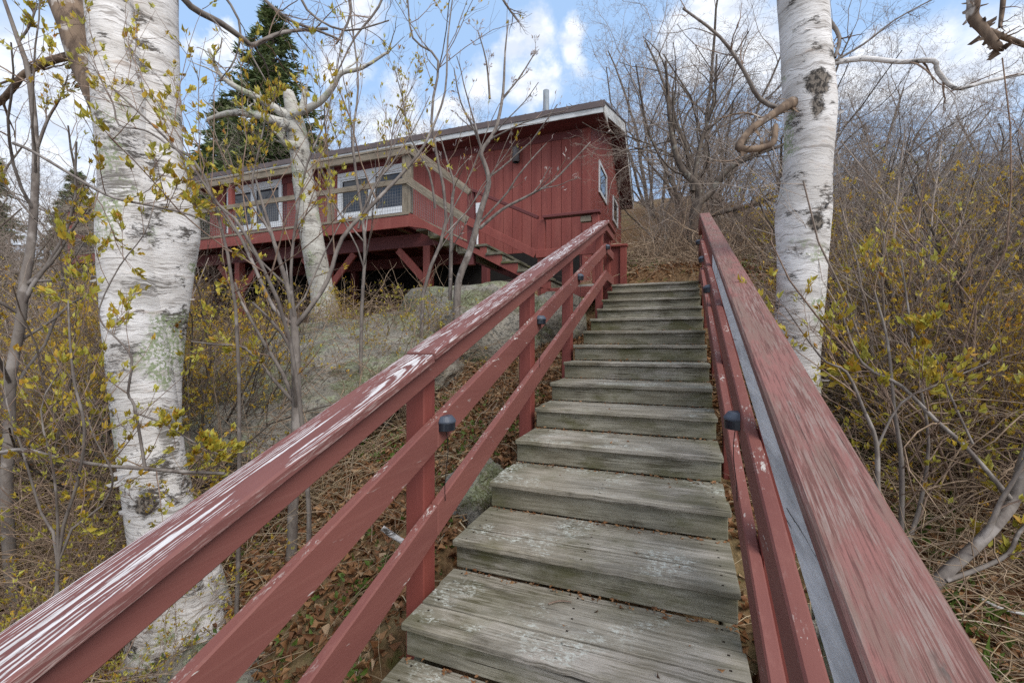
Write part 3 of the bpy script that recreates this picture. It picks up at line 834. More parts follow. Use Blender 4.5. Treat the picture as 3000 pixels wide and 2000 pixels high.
# ================================================================ deck, its stairs and the walkway
DS = 3.7; DZ = 2.13; DT0, DT1 = -13.4, -3.29
deck = thing('deck', 'raised red deck on posts along the front of the cabin with wire mesh railing', 'deck', W(5.3, -8.3, .3))
mb = MB(); s = DS + .02
while s < WS - .05:
    mb.stz(s, s + .135, DT0, DT1, DZ - .036, DZ, grain=1, bev=.003); s += .14
mb.build('floor', M['beige'], deck)
mb = MB(); mb.tz([(DT0, DZ - .235), (DT1 - .001, DZ - .235), (DT1 - .001, DZ - .04), (DT0, DZ - .04)], DS - .02, DS + .018)
mb.build('rim_board', M['barn'], deck)
mb = MB(); mb.stz(DS - .03, DS + .019, DT0, DT1 + .02, DZ - .036, DZ + .004, grain=1); mb.build('edge_board', M['beige'], deck)
mb = MB()
for tq in np.arange(DT0 + .3, DT1, .6): mb.stz(DS + .02, WS - .04, tq, tq + .038, DZ - .235, DZ - .04)
mb.stz(DS + .02, WS - .04, DT1 - .04, DT1 - .002, DZ - .235, DZ - .04)
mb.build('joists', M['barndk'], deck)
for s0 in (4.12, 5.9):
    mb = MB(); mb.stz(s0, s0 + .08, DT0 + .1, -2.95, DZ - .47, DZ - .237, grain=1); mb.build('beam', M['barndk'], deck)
for s0, ts in ((4.10, (-12.6, -10.3, -7.9, -5.5, -3.26)), (5.88, (-11.0, -6.4, -2.98))):
    for tq in ts:
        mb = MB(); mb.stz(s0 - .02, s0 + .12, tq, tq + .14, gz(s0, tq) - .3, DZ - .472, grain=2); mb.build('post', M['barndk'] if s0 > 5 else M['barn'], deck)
        if s0 < 5:
            for sg in ((-1, 1) if tq < -3.5 else (-1,)):
                x0 = tq - .001 if sg < 0 else tq + .141
                mb = MB(); mb.bar(W(s0 + .05, x0, DZ - 1.06), W(s0 + .05, x0 + sg * .56, DZ - .49), .04, .13); mb.build('brace', M['barn'], deck)
RZ = 3.25                                   # top of the deck rail
for tq in (-13.3, -10.2, -7.6, -5.05, -3.44):
    mb = MB(); mb.stz(DS + .02, DS + .11, tq, tq + .17 if tq > -3.5 else tq + .09, DZ + .005, RZ - .04, grain=2); mb.build('rail_post', M['beige'] if tq > -6 else M['barn'], deck)
LZ = .13
mb = MB(); mb.tz([(DT0, RZ - .038 + LZ), (DT1 + .06, RZ - .038), (DT1 + .06, RZ), (DT0, RZ + LZ)], DS - .03, DS + .13); mb.build('top_rail', M['beige'], deck)
mb = MB(); mb.tz([(DT0, RZ - .15 + LZ), (DT1, RZ - .15), (DT1, RZ - .04), (DT0, RZ - .04 + LZ)], DS - .02, DS + .018); mb.build('top_rail', M['beige'], deck)
mb = MB(); mb.tz([(DT0, 2.675), (DT1 + .01, 2.615), (DT1 + .01, 2.705), (DT0, 2.765)], DS - .02, DS + .018); mb.build('middle_rail', M['beige'], deck)
mb = MB(); sm = DS + .022
for tq in np.arange(DT0, DT1, .052): mb.bar(W(sm, tq, DZ + .0), W(sm, tq, 2.60), .003, .003, up=V, bev=0)
for zq in np.arange(DZ + .03, 2.6, .052): mb.bar(W(sm + .003, DT0, zq), W(sm + .003, DT1, zq), .003, .003, bev=0)
mb.build('wire_mesh', M['wire'], deck)
# left end rail of the deck
mb = MB(); mb.stz(DS + .14, WS - .2, DT0, DT0 + .1, RZ - .038, RZ); mb.stz(DS + .14, WS - .2, DT0 + .02, DT0 + .06, 2.6, 2.71); mb.build('end_rail', M['barn'], deck)

ds = thing('deck_staircase', 'red side stairs descending from the deck to the walkway by the cabin wall', 'stairs', W(4.3, -2.1, .8))
SA = DS
lin = lambda t: 2.135 - .5565 * (t + 3.29)
mb = MB()
poly = [(-3.288, 1.90), (-3.288, 2.125), (-3.20, lin(-3.20)), (-1.98, lin(-1.98))]
for j in range(0, 5):
    tn, zn = -1.86 + .257 * j, 1.496 - .143 * j
    poly += [(tn - .115 if j == 0 else tn - .02, zn - .04), (tn - .02, zn - .04), (tn - .02, zn - .143 - .04)] if j else [(-1.98, zn - .04), (tn - .02, zn - .04), (tn - .02, zn - .143 - .04)]
poly += [(-.62, .80), (-.62, .60), (-2.95, 1.83)]
q2 = []
for p_ in poly:
    if not q2 or np.linalg.norm(np.array(p_) - np.array(q2[-1])) > .012: q2.append(p_)
mb.tz(q2, SA - .02, SA + .018, bev=0); mb.build('stringer', M['barn'], ds)
mb = MB(); mb.tz([(-3.2, 1.7), (-3.2, 2.0), (-.75, .84), (-.75, .62)], SA + 1.10, SA + 1.14); mb.build('stringer', M['barndk'], ds)
for j in range(-4, 5):
    tn, zn = -1.86 + .257 * j, 1.496 - .143 * j
    if j < 0: zn = lin(tn) - .06
    mb = MB(); s_a = SA - .045 if j >= 0 else SA + .02
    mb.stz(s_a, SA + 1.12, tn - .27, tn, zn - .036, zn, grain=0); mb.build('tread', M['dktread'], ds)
    mb = MB(); mb.stz(SA + .021 if j < 0 else SA - .018, SA + 1.09, tn - .045, tn - .022, zn - .143, zn - .038, grain=0); mb.build('riser', M['riser'], ds)
hp = [(-3.28, RZ - .01), (-2.224, 2.40)]
mb = MB(); mb.bar(W(SA + .04, -3.24, RZ - .03), W(SA + .04, -2.21, 2.415), .10, .036); mb.bar(W(SA - .0, -3.26, RZ - .10), W(SA - .0, -2.16, 2.325), .036, .09); mb.build('handrail', M['beige'], ds)
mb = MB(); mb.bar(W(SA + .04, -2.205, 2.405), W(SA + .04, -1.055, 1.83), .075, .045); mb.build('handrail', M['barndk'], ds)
mb = MB(); mb.bar(W(SA - .0, -3.29, 2.655), W(SA - .0, -2.20, 1.885), .036, .12); mb.build('lower_handrail', M['beige'], ds)
mb = MB(); mb.bar(W(SA - .0, -2.19, 1.878), W(SA - .0, -1.08, 1.285), .036, .12); mb.build('lower_handrail', M['barn'], ds)
for tq, z0, z1 in ((-2.22, 1.2, 2.37), (-1.06, .65, 1.79)):
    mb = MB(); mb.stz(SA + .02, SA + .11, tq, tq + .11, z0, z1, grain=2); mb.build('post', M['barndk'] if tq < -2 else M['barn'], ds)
mb = MB()
for tq in np.arange(-3.27, -2.3, .04):
    mb.bar(W(sm, tq, lin(tq) + .02), W(sm, tq, 2.655 - .706 * (tq + 3.29) - .05), .003, .003, up=V, bev=0)
for k in range(14):
    h = .02 + .042 * k
    mb.bar(W(sm + .003, -3.27, lin(-3.27) + h), W(sm + .003, -2.3, lin(-2.3) + h * .75), .003, .003, bev=0)
mb.build('wire_mesh', M['wire'], ds)

wk = thing('walkway', 'red railed walkway joining the stair top to the cabin side stairs', 'walkway', W(5, -.5, .5))
mb = MB(); s = SA + .02
while s < WS - .1:
    mb.stz(s, s + .135, -.61, -.14, .775, .81, grain=1); s += .14
mb.build('floor', M['tread'], wk)
mb = MB(); mb.stz(SA - .02, SA + .018, -1.0, -.135, .63, .772, grain=1); mb.build('rim_board', M['barn'], wk)
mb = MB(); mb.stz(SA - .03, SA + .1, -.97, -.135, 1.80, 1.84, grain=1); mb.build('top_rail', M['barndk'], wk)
mb = MB(); mb.stz(SA - .02, SA + .018, -1.075, -.135, 1.225, 1.345, grain=1); mb.build('middle_rail', M['barn'], wk)
mb = MB(); mb.stz(SA + .02, SA + .11, -.25, -.16, .815, 1.798, grain=2); mb.build('post', M['barn'], wk)
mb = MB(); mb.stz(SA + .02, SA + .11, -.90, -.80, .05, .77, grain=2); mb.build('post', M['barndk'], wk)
mb = MB(); mb.stz(SA + .02, SA + .10, -.42, -.27, 1.70, 1.78); mb.build('block', M['beige'], wk)
# low red bulkhead beside the top step
bk = thing('low_post', 'short red post and panel with a flat cap beside the top step', 'post', W(4.2, .06, .8))
mb = MB(); mb.stz(4.16, 4.25, .075, .165, .70, 1.40, grain=2); mb.build('post', M['redpost'], bk)
mb = MB(); mb.stz(4.20, 4.23, -.10, .073, .70, 1.40, grain=2); mb.build('panel', M['redpost'], bk)
mb = MB(); mb.stz(4.14, 4.28, -.11, .18, 1.402, 1.435, grain=1); mb.build('cap', M['barn'], bk)

# ================================================================ rocks
from mathutils.bvhtree import BVHTree
ROCKS = []
def surf(s, t):              # ground or the rock that stands on it
    p = gw(s, t)
    if -4 < s < 5 and -6 < t < 2:
        for bv in ROCKS:
            h = bv.ray_cast(Vector((p[0], p[1], 6)), Vector((0, 0, -1)))
            if h[0] is not None and h[1].z > .35 and h[0].z > p[2]: p[2] = h[0].z
    return p
def rock(name, label, s, t, zc, rs, rt, rz, seed, rough=.16, sub=5, group=None, tilt=0.0, ledge=.25):
    import bmesh
    bm = bmesh.new(); bmesh.ops.create_icosphere(bm, subdivisions=sub, radius=1)
    vs = []
    sh = Vector((seed * 3.1, seed * 1.7, seed * .9))
    for v in bm.verts:
        d = v.co.normalized()
        k = 1 + rough * 2.0 * MN.noise(d * 1.1 + sh) + rough * .9 * MN.noise(d * 2.6 + sh) + rough * .3 * MN.noise(d * 7 + sh) + rough * .16 * MN.noise(d * 17 + sh)
        if ledge:
            vd = MN.voronoi(d * 1.7 + sh * .37 + Vector((MN.noise(d * 3 + sh), MN.noise(d * 3.3 - sh), 0)) * .25)[0]
            k += ledge * (min(.35, vd[1] - vd[0]) - .18)
            k = k + ledge * .25 * (round(k * 9) / 9 - k)
        e = np.sign([d.x, d.y, d.z]) * np.abs([d.x, d.y, d.z]) ** .85
        q = e * k
        vs.append(W(s, t, zc) + (V + tilt * ZA) * q[0] * rs + U * q[1] * rt + ZA * q[2] * rz)
    fs = [tuple(l.vert.index for l in f.loops) for f in bm.faces]; bm.free()
    ROCKS.append(BVHTree.FromPolygons([Vector(v) for v in vs], fs))
    o = mesh_obj(name, vs, fs, M['rock'], smoothf=True, origin=W(s, t, gz(s, t)))
    return tag(o, label, 'rock', group)
rock('boulder', 'large smooth grey boulder under the deck stairs behind the left railing', 2.95, -1.75, .06, .75, 1.15, .74, 1.0, .10, ledge=.06)
rock('boulder', 'small rounded mossy boulder right under the walkway edge', 3.1, -.62, .25, .45, .40, .40, 2.3, .09, ledge=.08)
rock('rock_ledge', 'broad pale lichen covered rock ledge sloping down between the birches below the deck', 1.45, -3.05, -.40, 1.5, 1.55, .42, 3.7, .15, 6, tilt=.36, ledge=.32)
rock('rock', 'lichen spotted rock beside the middle of the left stair stringer', .25, -.36, -1.12, .3, .2, .30, 5.9, .2)
rock('rock', 'dark mossy rock at the foot of the big twin birch', -1.05, -1.0, -1.66, .3, .3, .2, 6.4, .25)
rock('rock', 'dark earthy rock between the right railing and the leaf litter', -.55, 1.52, -1.25, .35, .22, .22, 7.7, .2)

# ================================================================ foliage builders
def data_of(name, v, f, mat, attrs=None, sm=False):
    o = mesh_obj(name, v, f, mat, attrs=attrs, smoothf=sm); me = o.data; bpy.data.objects.remove(o); return me

def put(name, me, loc, parent=None, rz=0, sc=1.0, tilt=(0, 0)):
    o = bpy.data.objects.new(name, me); C.objects.link(o)
    if parent is not None: o.parent = parent
    else:
        o.location = tuple(float(a) for a in loc); o.rotation_euler = (tilt[0], tilt[1], rz)
        o.scale = (sc, sc, sc) if not isinstance(sc, tuple) else sc
    return o

SHRUB = dict(seg=[9, 6, 5, 4], wander=[.07, .13, .17, .2], up=[.01, .05, .06, .05], kids=[(7, 10), (4, 6), (2, 3)], ang=38, angv=14, rr=.5, lr=.42, max=3, rmin=.0014, tip=.3, nodes=1, kink=.16)
def shrub_data(seed, h, stems, P, lean=.45, r0=.014, leaf=None, barkm='twig', spread=.15):
    rg = random.Random(seed); out = []; tips = []
    for k in range(stems):
        a = rg.uniform(0, 6.28); l = abs(rg.gauss(0, lean))
        d = norm3(math.cos(a) * l, math.sin(a) * l, 1)
        grow(out, tips, (math.cos(a) * spread * rg.random(), math.sin(a) * spread * rg.random(), -.12), d, h * rg.uniform(.65, 1.1), r0 * rg.uniform(.6, 1.2), 0, P, rg)
    v, f = tubes(out)
    stem = data_of('stems', v, f, M[barkm])
    lm = None
    if leaf:
        keep = [t for t in tips if rg.random() < leaf.get('keep', 1)]
        v, f, tone = leaves_mesh(keep, leaf.get('per', 3), leaf.get('L', .035), leaf.get('w', .45), leaf.get('spread', .6), leaf.get('up', .5), seed)
        lm = data_of('leaves', v, f, M[leaf.get('mat', 'bud')], {'rnd': tone})
    return stem, lm

BARE = [shrub_data(21 + k, 2.9, 10, dict(SHRUB, kink=(.16, .28, .22)[k]), .42, (.013, .018, .014)[k], None, ('twigfar', 'darkbark', 'twig')[k]) for k in range(3)]
P2 = dict(SHRUB, kids=[(8, 11), (4, 6), (1, 2)], ang=33, kink=.10, nodes=2)
LEAFY = [shrub_data(41 + k, 2.1, 9, P2, .5, .010, dict(per=3, L=.036, keep=.6, mat='budfar'), 'twig') for k in range(3)]
P3 = dict(seg=[10, 9, 7, 5, 4], wander=[.09, .14, .17, .2, .22], up=[.0, .015, .03, .04, .04], kids=[(10, 13), (7, 9), (4, 6), (2, 3)], ang=52, angv=15, rr=.52, lr=.50, max=4, rmin=.0026, tip=.28, nodes=0, kink=.17)
def tree_data(seed, h, stems, lean, r0, P, barkm='twigfar'):
    rg = random.Random(seed); out = []; tips = []
    for k in range(stems):
        a = rg.uniform(0, 6.28); l = abs(rg.gauss(lean, lean * .4))
        grow(out, tips, (math.cos(a) * .12, math.sin(a) * .12, -.3), norm3(math.cos(a) * l, math.sin(a) * l, 1), h * rg.uniform(.75, 1.05), r0 * rg.uniform(.6, 1.1), 0, P, rg)
    big = [o_ for o_ in out if max(o_[1]) > .02]; small = [o_ for o_ in out if max(o_[1]) <= .02]
    v, f = tubes(big); tm = data_of('trunk', v, f, M['darkbark'], sm=True)
    v, f = tubes(small); bm_ = data_of('branches', v, f, M[barkm])
    return tm, bm_
TREES = [tree_data(61, 5.6, 4, .45, .06, P3), tree_data(62, 6.4, 3, .35, .07, P3), tree_data(63, 5.0, 5, .6, .048, P3), tree_data(64, 5.4, 4, .5, .055, dict(P3, kink=.25))]

def tree(i, px, d, sc, rz, label, group, lift=0):
    x = (px - 1500) / F * d; z = gxy(x, d) + lift
    o = thing('bare_tree', label, 'tree', (x, d, z), group)
    o.rotation_euler = (0, 0, rz); o.scale = (sc,) * 3
    put('trunk', TREES[i][0], None, o); put('branches', TREES[i][1], None, o)
    return o
def shrub(kind, i, x, y, sc, rz, label, group, name=None, tilt=(0, 0)):
    me = (BARE if kind == 'bare' else LEAFY)[i]
    o = put(name or ('bare_shrub' if kind == 'bare' else 'leafy_shrub'), me[0], (x, y, gxy(x, y)), None, rz, sc, tilt)
    tag(o, label, 'shrub', group)
    if me[1]: put('leaves', me[1], None, o)
    return o

# ---- trees beyond the stair top and up the hillside
rr = random.Random(5)
for k, (px, d, i, sc) in enumerate([(2075, 9.2, 1, .8), (2010, 13.2, 0, .95), (2090, 12, 2, 1.0), (1925, 15.5, 0, 1.0), (2150, 11, 3, .95), (2020, 14.5, 1, 1.1), (1965, 12.2, 3, .75),
                                    (2250, 13, 2, 1.0), (2200, 9, 2, .8), (1905, 17.5, 1, 1.05), (2110, 17, 2, 1.1), (2330, 15, 1, 1.05)]):
    tree(i, px, d, sc, rr.uniform(0, 6.28), 'bare many-stemmed grey tree on the slope beyond the top of the stairs', 'bare trees beyond the stair top')
for k, (px, d, i, sc) in enumerate([(2480, 9, 3, .75), (2620, 8, 2, .75), (2760, 9.5, 0, .72), (2900, 8, 3, .7), (3040, 9, 2, .8), (2560, 12, 1, .9), (2720, 13, 2, 1.0), (2880, 12.5, 0, .95), (3080, 12, 1, .9), (2420, 12, 0, .8),
                                    (3250, 10, 3, .9), (2650, 17, 3, 1.15), (2950, 18, 1, 1.1), (2540, 7, 2, .62), (2820, 6.8, 0, .6), (2960, 6.3, 2, .62), (2680, 10.5, 1, .7), (3000, 14, 2, .95), (2500, 15, 2, 1.0)]):
    tree(i, px, d, sc, rr.uniform(0, 6.28), 'bare twiggy grey tree on the hillside right of the white birch', 'bare trees on the right hillside')
for k, (px, d, i, sc) in enumerate([(720, 17, 1, .85), (880, 18, 0, .9), (1010, 19, 2, .9), (1130, 17.5, 3, .95), (1280, 19, 1, .85), (1400, 18, 0, .8), (580, 19, 3, .9), (1540, 20, 2, .8), (950, 16.5, 1, .95), (1200, 18, 0, .95), (1070, 22, 3, 1.1), (1340, 21, 3, .95), (800, 23, 2, 1.1), (480, 16, 2, .95)]):
    tree(i, px, d, sc, rr.uniform(0, 6.28), 'bare grey tree rising behind the cabin roof', 'bare trees behind the cabin')
for k, (px, d, i, sc) in enumerate([(60, 8, 2, .8), (160, 10, 3, .9), (-60, 9, 0, .9), (230, 13, 1, .9), (20, 13, 2, 1.0), (-200, 11, 1, 1.0), (310, 16, 3, .9)]):
    tree(i, px, d, sc, rr.uniform(0, 6.28), 'bare twiggy tree in the thicket left of the big twin birch', 'bare trees in the left thicket')

# ---- shrubs: right thicket, left thicket, behind the stair top, under the deck
def scatter(n, pick, kind_p, label_b, label_l, grp_b, grp_l, seed, smin=.7, smax=1.2):
    r = random.Random(seed)
    for _ in range(n):
        x, y = pick(r)
        kind = 'bare' if r.random() < kind_p else 'leafy'
        shrub(kind, r.randint(0, 2), x, y, r.uniform(smin, smax), r.uniform(0, 6.28), label_b if kind == 'bare' else label_l, grp_b if kind == 'bare' else grp_l)
def right_pick(r):
    while True:
        d = 2.6 + 9.5 * r.random() ** 1.3; px = r.uniform(2430, 3350)
        x = (px - 1500) / F * d; s, t = st((x, d))
        if t > 2.1 + (0.3 if d < 4 else 0): return x, d
scatter(120, right_pick, .5, 'bare twiggy brown shrub in the thicket right of the stairs', 'shrub with yellow opening leaves in the thicket right of the stairs', 'bare shrubs right of the stairs', 'leafing shrubs right of the stairs', 3, .6, .95)
def left_pick(r):
    while True:
        d = 3.4 + 7.5 * r.random() ** 1.2; px = r.uniform(-500, 620)
        x = (px - 1500) / F * d; s, t = st((x, d))
        if s < 3.0 and t < -2.2: return x, d
scatter(80, left_pick, .45, 'bare twiggy brown shrub in the thicket left of the twin birch', 'shrub with yellow opening leaves in the thicket left of the twin birch', 'bare shrubs left of the stairs', 'leafing shrubs left of the stairs', 4, .5, .85)
PA = dict(seg=[10, 7, 5, 4], wander=[.07, .12, .15, .17], up=[-.045, .03, .05, .05], kids=[(9, 12), (4, 6), (2, 3)], ang=40, angv=14, rr=.5, lr=.38, max=3, rmin=.0019, tip=.4, nodes=1, kink=.16)
ARCH = [shrub_data(81 + k, 1.7, 9, PA, .75, .0075, dict(per=4, L=.032, keep=.30), 'twig') for k in range(2)]
def arch_shrub(k, s, t, sc, rz, label, group):
    p = surf(s, t)
    o = put('arching_shrub', ARCH[k % 2][0], (p[0], p[1], p[2]), None, rz, sc); tag(o, label, 'shrub', group); put('leaves', ARCH[k % 2][1], None, o)
CROOK = shrub_data(95, 2.6, 4, dict(PA, kink=.34, up=[0, .02, .03, .03], rr=.55, lr=.46, rmin=.002), .55, .026, dict(per=3, L=.036, keep=.25), 'darkbark')
rc_ = random.Random(46)
def crooked(x, y, sc, label, group):
    o = put('crooked_shrub', CROOK[0], (x, y, gxy(x, y)), None, rc_.uniform(0, 6.28), sc); tag(o, label, 'shrub', group); put('leaves', CROOK[1], None, o)
for px, d, sc in ((2520, 3.6, .8), (2650, 4.6, .9), (2800, 3.4, .8), (2950, 4.4, .95), (2730, 6.2, 1.1), (2480, 5.4, .9), (3050, 3.0, .8), (2900, 6.8, 1.1), (2580, 7.4, 1.1)):
    crooked((px - 1500) / F * d, d, sc, 'dark crooked shrub with sparse gold leaves among the brush right of the stairs', 'crooked shrubs right of the stairs')
for px, d, sc in ((120, 3.4, .8), (260, 4.6, .9), (620, 4.2, .6), (-60, 4.4, .9), (520, 5.6, .8), (740, 5.2, .6)):
    crooked((px - 1500) / F * d, d, sc, 'dark crooked shrub with sparse gold leaves among the brush left of the stairs', 'crooked shrubs left of the stairs')
ra_ = random.Random(44)
for px, d, sc in ((300, 1.75, .42), (250, 2.0, .5), (180, 1.8, .45), (100, 2.1, .55), (620, 2.8, .55), (40, 1.9, .5)):
    s_, t_ = st(((px - 1500) / F * d, d)); arch_shrub(int(px), s_, t_, sc, ra_.uniform(0, 6.28), 'low fine twiggy shrub with tiny yellow leaves between the birch foot and the left railing', 'low shrubs between birch and railing')
for k in range(9): arch_shrub(k, ra_.uniform(-.3, 2.3), ra_.uniform(-4.8, -1.3), ra_.uniform(.55, .95), ra_.uniform(0, 6.28), 'fine arching shrub with tiny yellow leaves before the rock ledge below the deck', 'arching shrubs before the rock ledge')
for k in range(12): arch_shrub(k, ra_.uniform(-1.6, .6), ra_.uniform(-4.6, -1.9), ra_.uniform(.55, .95), ra_.uniform(0, 6.28), 'fine arching shrub with tiny yellow leaves around the foot of the twin birch', 'arching shrubs round the twin birch')
for k in range(16): arch_shrub(k, ra_.uniform(.2, 3.5), ra_.uniform(2.2, 4.6), ra_.uniform(.55, 1.0), ra_.uniform(0, 6.28), 'fine arching shrub with tiny yellow leaves right of the white birch trunk', 'arching shrubs right of the stairs')
def mid_pick(r):
    while True:
        s, t = r.uniform(.3, 3.3), r.uniform(-6.5, -1.2)
        if (s - 2.95) ** 2 / .6 + (t + 1.75) ** 2 / 1.3 > 1.2: p = W(s, t, 0); return p[0], p[1]
scatter(13, mid_pick, .4, 'low bare shrub among the rocks below the deck', 'low shrub with opening leaves among the rocks below the deck', 'bare shrubs below the deck', 'leafing shrubs below the deck', 8, .22, .48)
def top_pick(r):
    s, t = r.uniform(4.9, 10), r.uniform(.5, 3.6); p = W(s, t, 0); return p[0], p[1]
scatter(30, top_pick, .8, 'low tangled bare shrub on the bank beyond the top step', 'low shrub with yellow leaves on the bank beyond the top step', 'bare shrubs beyond the top step', 'leafing shrubs beyond the top step', 9, .3, .55)

# ---- spruces
def spruce_data(seed, h, r0):
    rg = random.Random(seed); tips = []; br = []
    br.append(([(0, 0, h * q) for q in np.linspace(-.05, 1, 8)], list(np.linspace(.02 * h, .01, 8))))
    z = .10 * h
    while z < h * .985:
        q = 1 - z / h; n = 9 if q > .3 else 6
        for k in range(n):
            a = rg.uniform(0, 6.28); L = (r0 * q ** .85 + .12) * rg.uniform(.65, 1.15)
            pts = []
            for u in np.linspace(0, 1, 6):
                pts.append((math.cos(a) * L * u, math.sin(a) * L * u, z + L * (.10 * u - .38 * u * u + .22 * u ** 3)))
            br.append((pts, list(np.linspace(.012 + .02 * q, .004, 6))))
            m = max(4, int(L * 9))
            for j in range(m):
                u = rg.uniform(.15, 1); sd = rg.gauss(0, .16 * L * (1.1 - u))
                x = math.cos(a) * L * u - math.sin(a) * sd; y = math.sin(a) * L * u + math.cos(a) * sd
                zz = z + L * (.10 * u - .38 * u * u + .22 * u ** 3) - abs(sd) * .25
                tips.append(((x, y, zz), norm3(math.cos(a) + rg.gauss(0, .5), math.sin(a) + rg.gauss(0, .5), -.15)))
        z += h * .0155
    v, f = tubes(br); tm = data_of('trunk', v, f, M['darkbark'])
    v, f, tone = leaves_mesh(tips, 7, .26, .26, .55, -.05, seed)
    return tm, data_of('crown', v, f, M['needle'], {'rnd': tone})
SPR = [spruce_data(3, 12.0, 2.7), spruce_data(4, 9, 2.2)]
def spruce(i, px, d, top_y, label, group=None, w=1.0):
    x = (px - 1500) / F * d; z = gxy(x, d); top = EZ + (1000 - top_y) / F * d
    sc = (top - z) / (12.0, 9.0)[i]
    o = thing('spruce_tree', label, 'tree', (x, d, z), group); o.scale = (sc * w, sc * w, sc); o.rotation_euler = (0, 0, px * .01)
    put('trunk', SPR[i][0], None, o); put('crown', SPR[i][1], None, o)
spruce(0, 800, 19, 25, 'tall dark green spruce rising behind the cabin roof', w=1.45)
spruce(1, 660, 21, 290, 'shorter dark spruce just left of the tall spruce behind the cabin', w=1.3)
spruce(1, 225, 17, 500, 'low dark spruce seen just left of the twin birch trunks', w=1.1)
spruce(1, -120, 13, 250, 'dark spruce half outside the left edge of the view', w=1.0)
spruce(1, 2330, 30, 610, 'small dark spruce far beyond the stair top', w=1.0)

# ================================================================ the birches
def trunk_mesh(pts, name, parent, k=40, rough=.05, flakes=0, seed=0, flare=None, mat='birch', sub=8):
    """pts: (px, py, d, width px) from the top down or bottom up"""
    A = np.array([PX(q[0], q[1], q[2]) for q in pts]); Rr = np.array([q[3] * .5 * q[2] / F * offaxis(q[0]) for q in pts])
    u = np.linspace(0, len(pts) - 1, (len(pts) - 1) * sub + 1)
    def cr(Y):
        o_ = []
        for a in u:
            i = min(len(Y) - 2, int(a)); q = a - i
            p0, p1, p2, p3 = Y[max(0, i - 1)], Y[i], Y[i + 1], Y[min(len(Y) - 1, i + 2)]
            o_.append(.5 * ((2 * p1) + (-p0 + p2) * q + (2 * p0 - 5 * p1 + 4 * p2 - p3) * q * q + (-p0 + 3 * p1 - 3 * p2 + p3) * q ** 3))
        return np.array(o_)
    Pc, Rc = cr(A), cr(Rr)
    T = np.gradient(Pc, axis=0); T /= np.linalg.norm(T, axis=1, keepdims=True)
    ref = np.array([0, 1.0, 0.05]); X = np.cross(T, ref); X /= np.linalg.norm(X, axis=1, keepdims=True); Y = np.cross(T, X)
    vs = []
    for i in range(len(Pc)):
        for j in range(k):
            a = 2 * math.pi * j / k
            dirv = X[i] * math.cos(a) + Y[i] * math.sin(a)
            q = Pc[i] + dirv * Rc[i]
            n = MN.noise(Vector((q[0] * 5 + seed, q[1] * 5, q[2] * 2.2))) * rough + MN.noise(Vector((q[0] * 16, q[1] * 16 + seed, q[2] * 9))) * rough * .35
            vs.append(Pc[i] + dirv * Rc[i] * (1 + n))
    fs = []
    n_ = len(Pc)
    for i in range(n_ - 1):
        for j in range(k):
            m = (j + 1) % k
            fs.append((i * k + j, i * k + m, (i + 1) * k + m, (i + 1) * k + j))
    fs.append(tuple(range(k - 1, -1, -1))); fs.append(tuple((n_ - 1) * k + j for j in range(k)))
    # curls of loose bark, part of the bark itself
    rg = random.Random(seed + 5)
    for _ in range(flakes):
        i = rg.randint(2, n_ - 3); a = rg.uniform(0, 6.28); wd = rg.uniform(.25, .9); h = rg.uniform(.006, .035); lift = rg.uniform(.008, .05)
        b = len(vs); m = 5
        for row in range(2):
            for c in range(m + 1):
                aa = a + wd * c / m * .6
                dirv = X[i] * math.cos(aa) + Y[i] * math.sin(aa)
                out = 1.0 * Rc[i] * 1.01 + lift * (c / m) ** 1.6 * (1.0 if row == 0 else .75)
                tang = -X[i] * math.sin(aa) + Y[i] * math.cos(aa)
                vs.append(Pc[i] + dirv * out + T[i] * (h * (row - .5) * (1 - .5 * c / m)) + tang * (-lift * .3 * (c / m) ** 2))
        for c in range(m): fs.append((b + c, b + c + 1, b + m + 2 + c, b + m + 1 + c))
    return mesh_obj(name, vs, fs, M[mat], parent, smoothf=True), Pc, Rc

BR = dict(seg=[8, 7, 6, 5], wander=[.08, .12, .16, .18], up=[.01, .02, .03, .02], kids=[(5, 7), (4, 6), (3, 4)], ang=42, angv=14, rr=.5, lr=.48, max=3, rmin=.0016, tip=.3, nodes=1, kink=.2)
def crown(parent, limbs, P, rg, name='crown', mat='twig', thickmat='greybark', leaf=None, lv=1, jit=.0, limbname='limb', rooted=()):
    tips = []; small = []
    for i_, L in enumerate(limbs):
        out = []
        limb(out, tips, L, lv, P, rg, jitter=jit, root=i_ in rooted)
        main = out[0]
        big = [o_ for o_ in out if o_ is main or max(o_[1]) > .0065]; small += [o_ for o_ in out if o_ is not main and max(o_[1]) <= .0065]
        v, f = tubes(big, kmin=5, thick=.01, kmax=12); mesh_obj(limbname, v, f, M[thickmat], parent, smoothf=True)
    if small:
        v, f = tubes(small); mesh_obj(name, v, f, M[mat], parent)
    if leaf and tips:
        keep = [t for t in tips if rg.random() < leaf.get('keep', 1)]
        v, f, tone = leaves_mesh(keep, leaf.get('per', 3), leaf.get('L', .04), leaf.get('w', .45), leaf.get('spread', .45), leaf.get('up', .45), rg.randint(1, 9999))
        mesh_obj('leaves', v, f, M[leaf.get('mat', 'bud')], parent, {'rnd': tone})

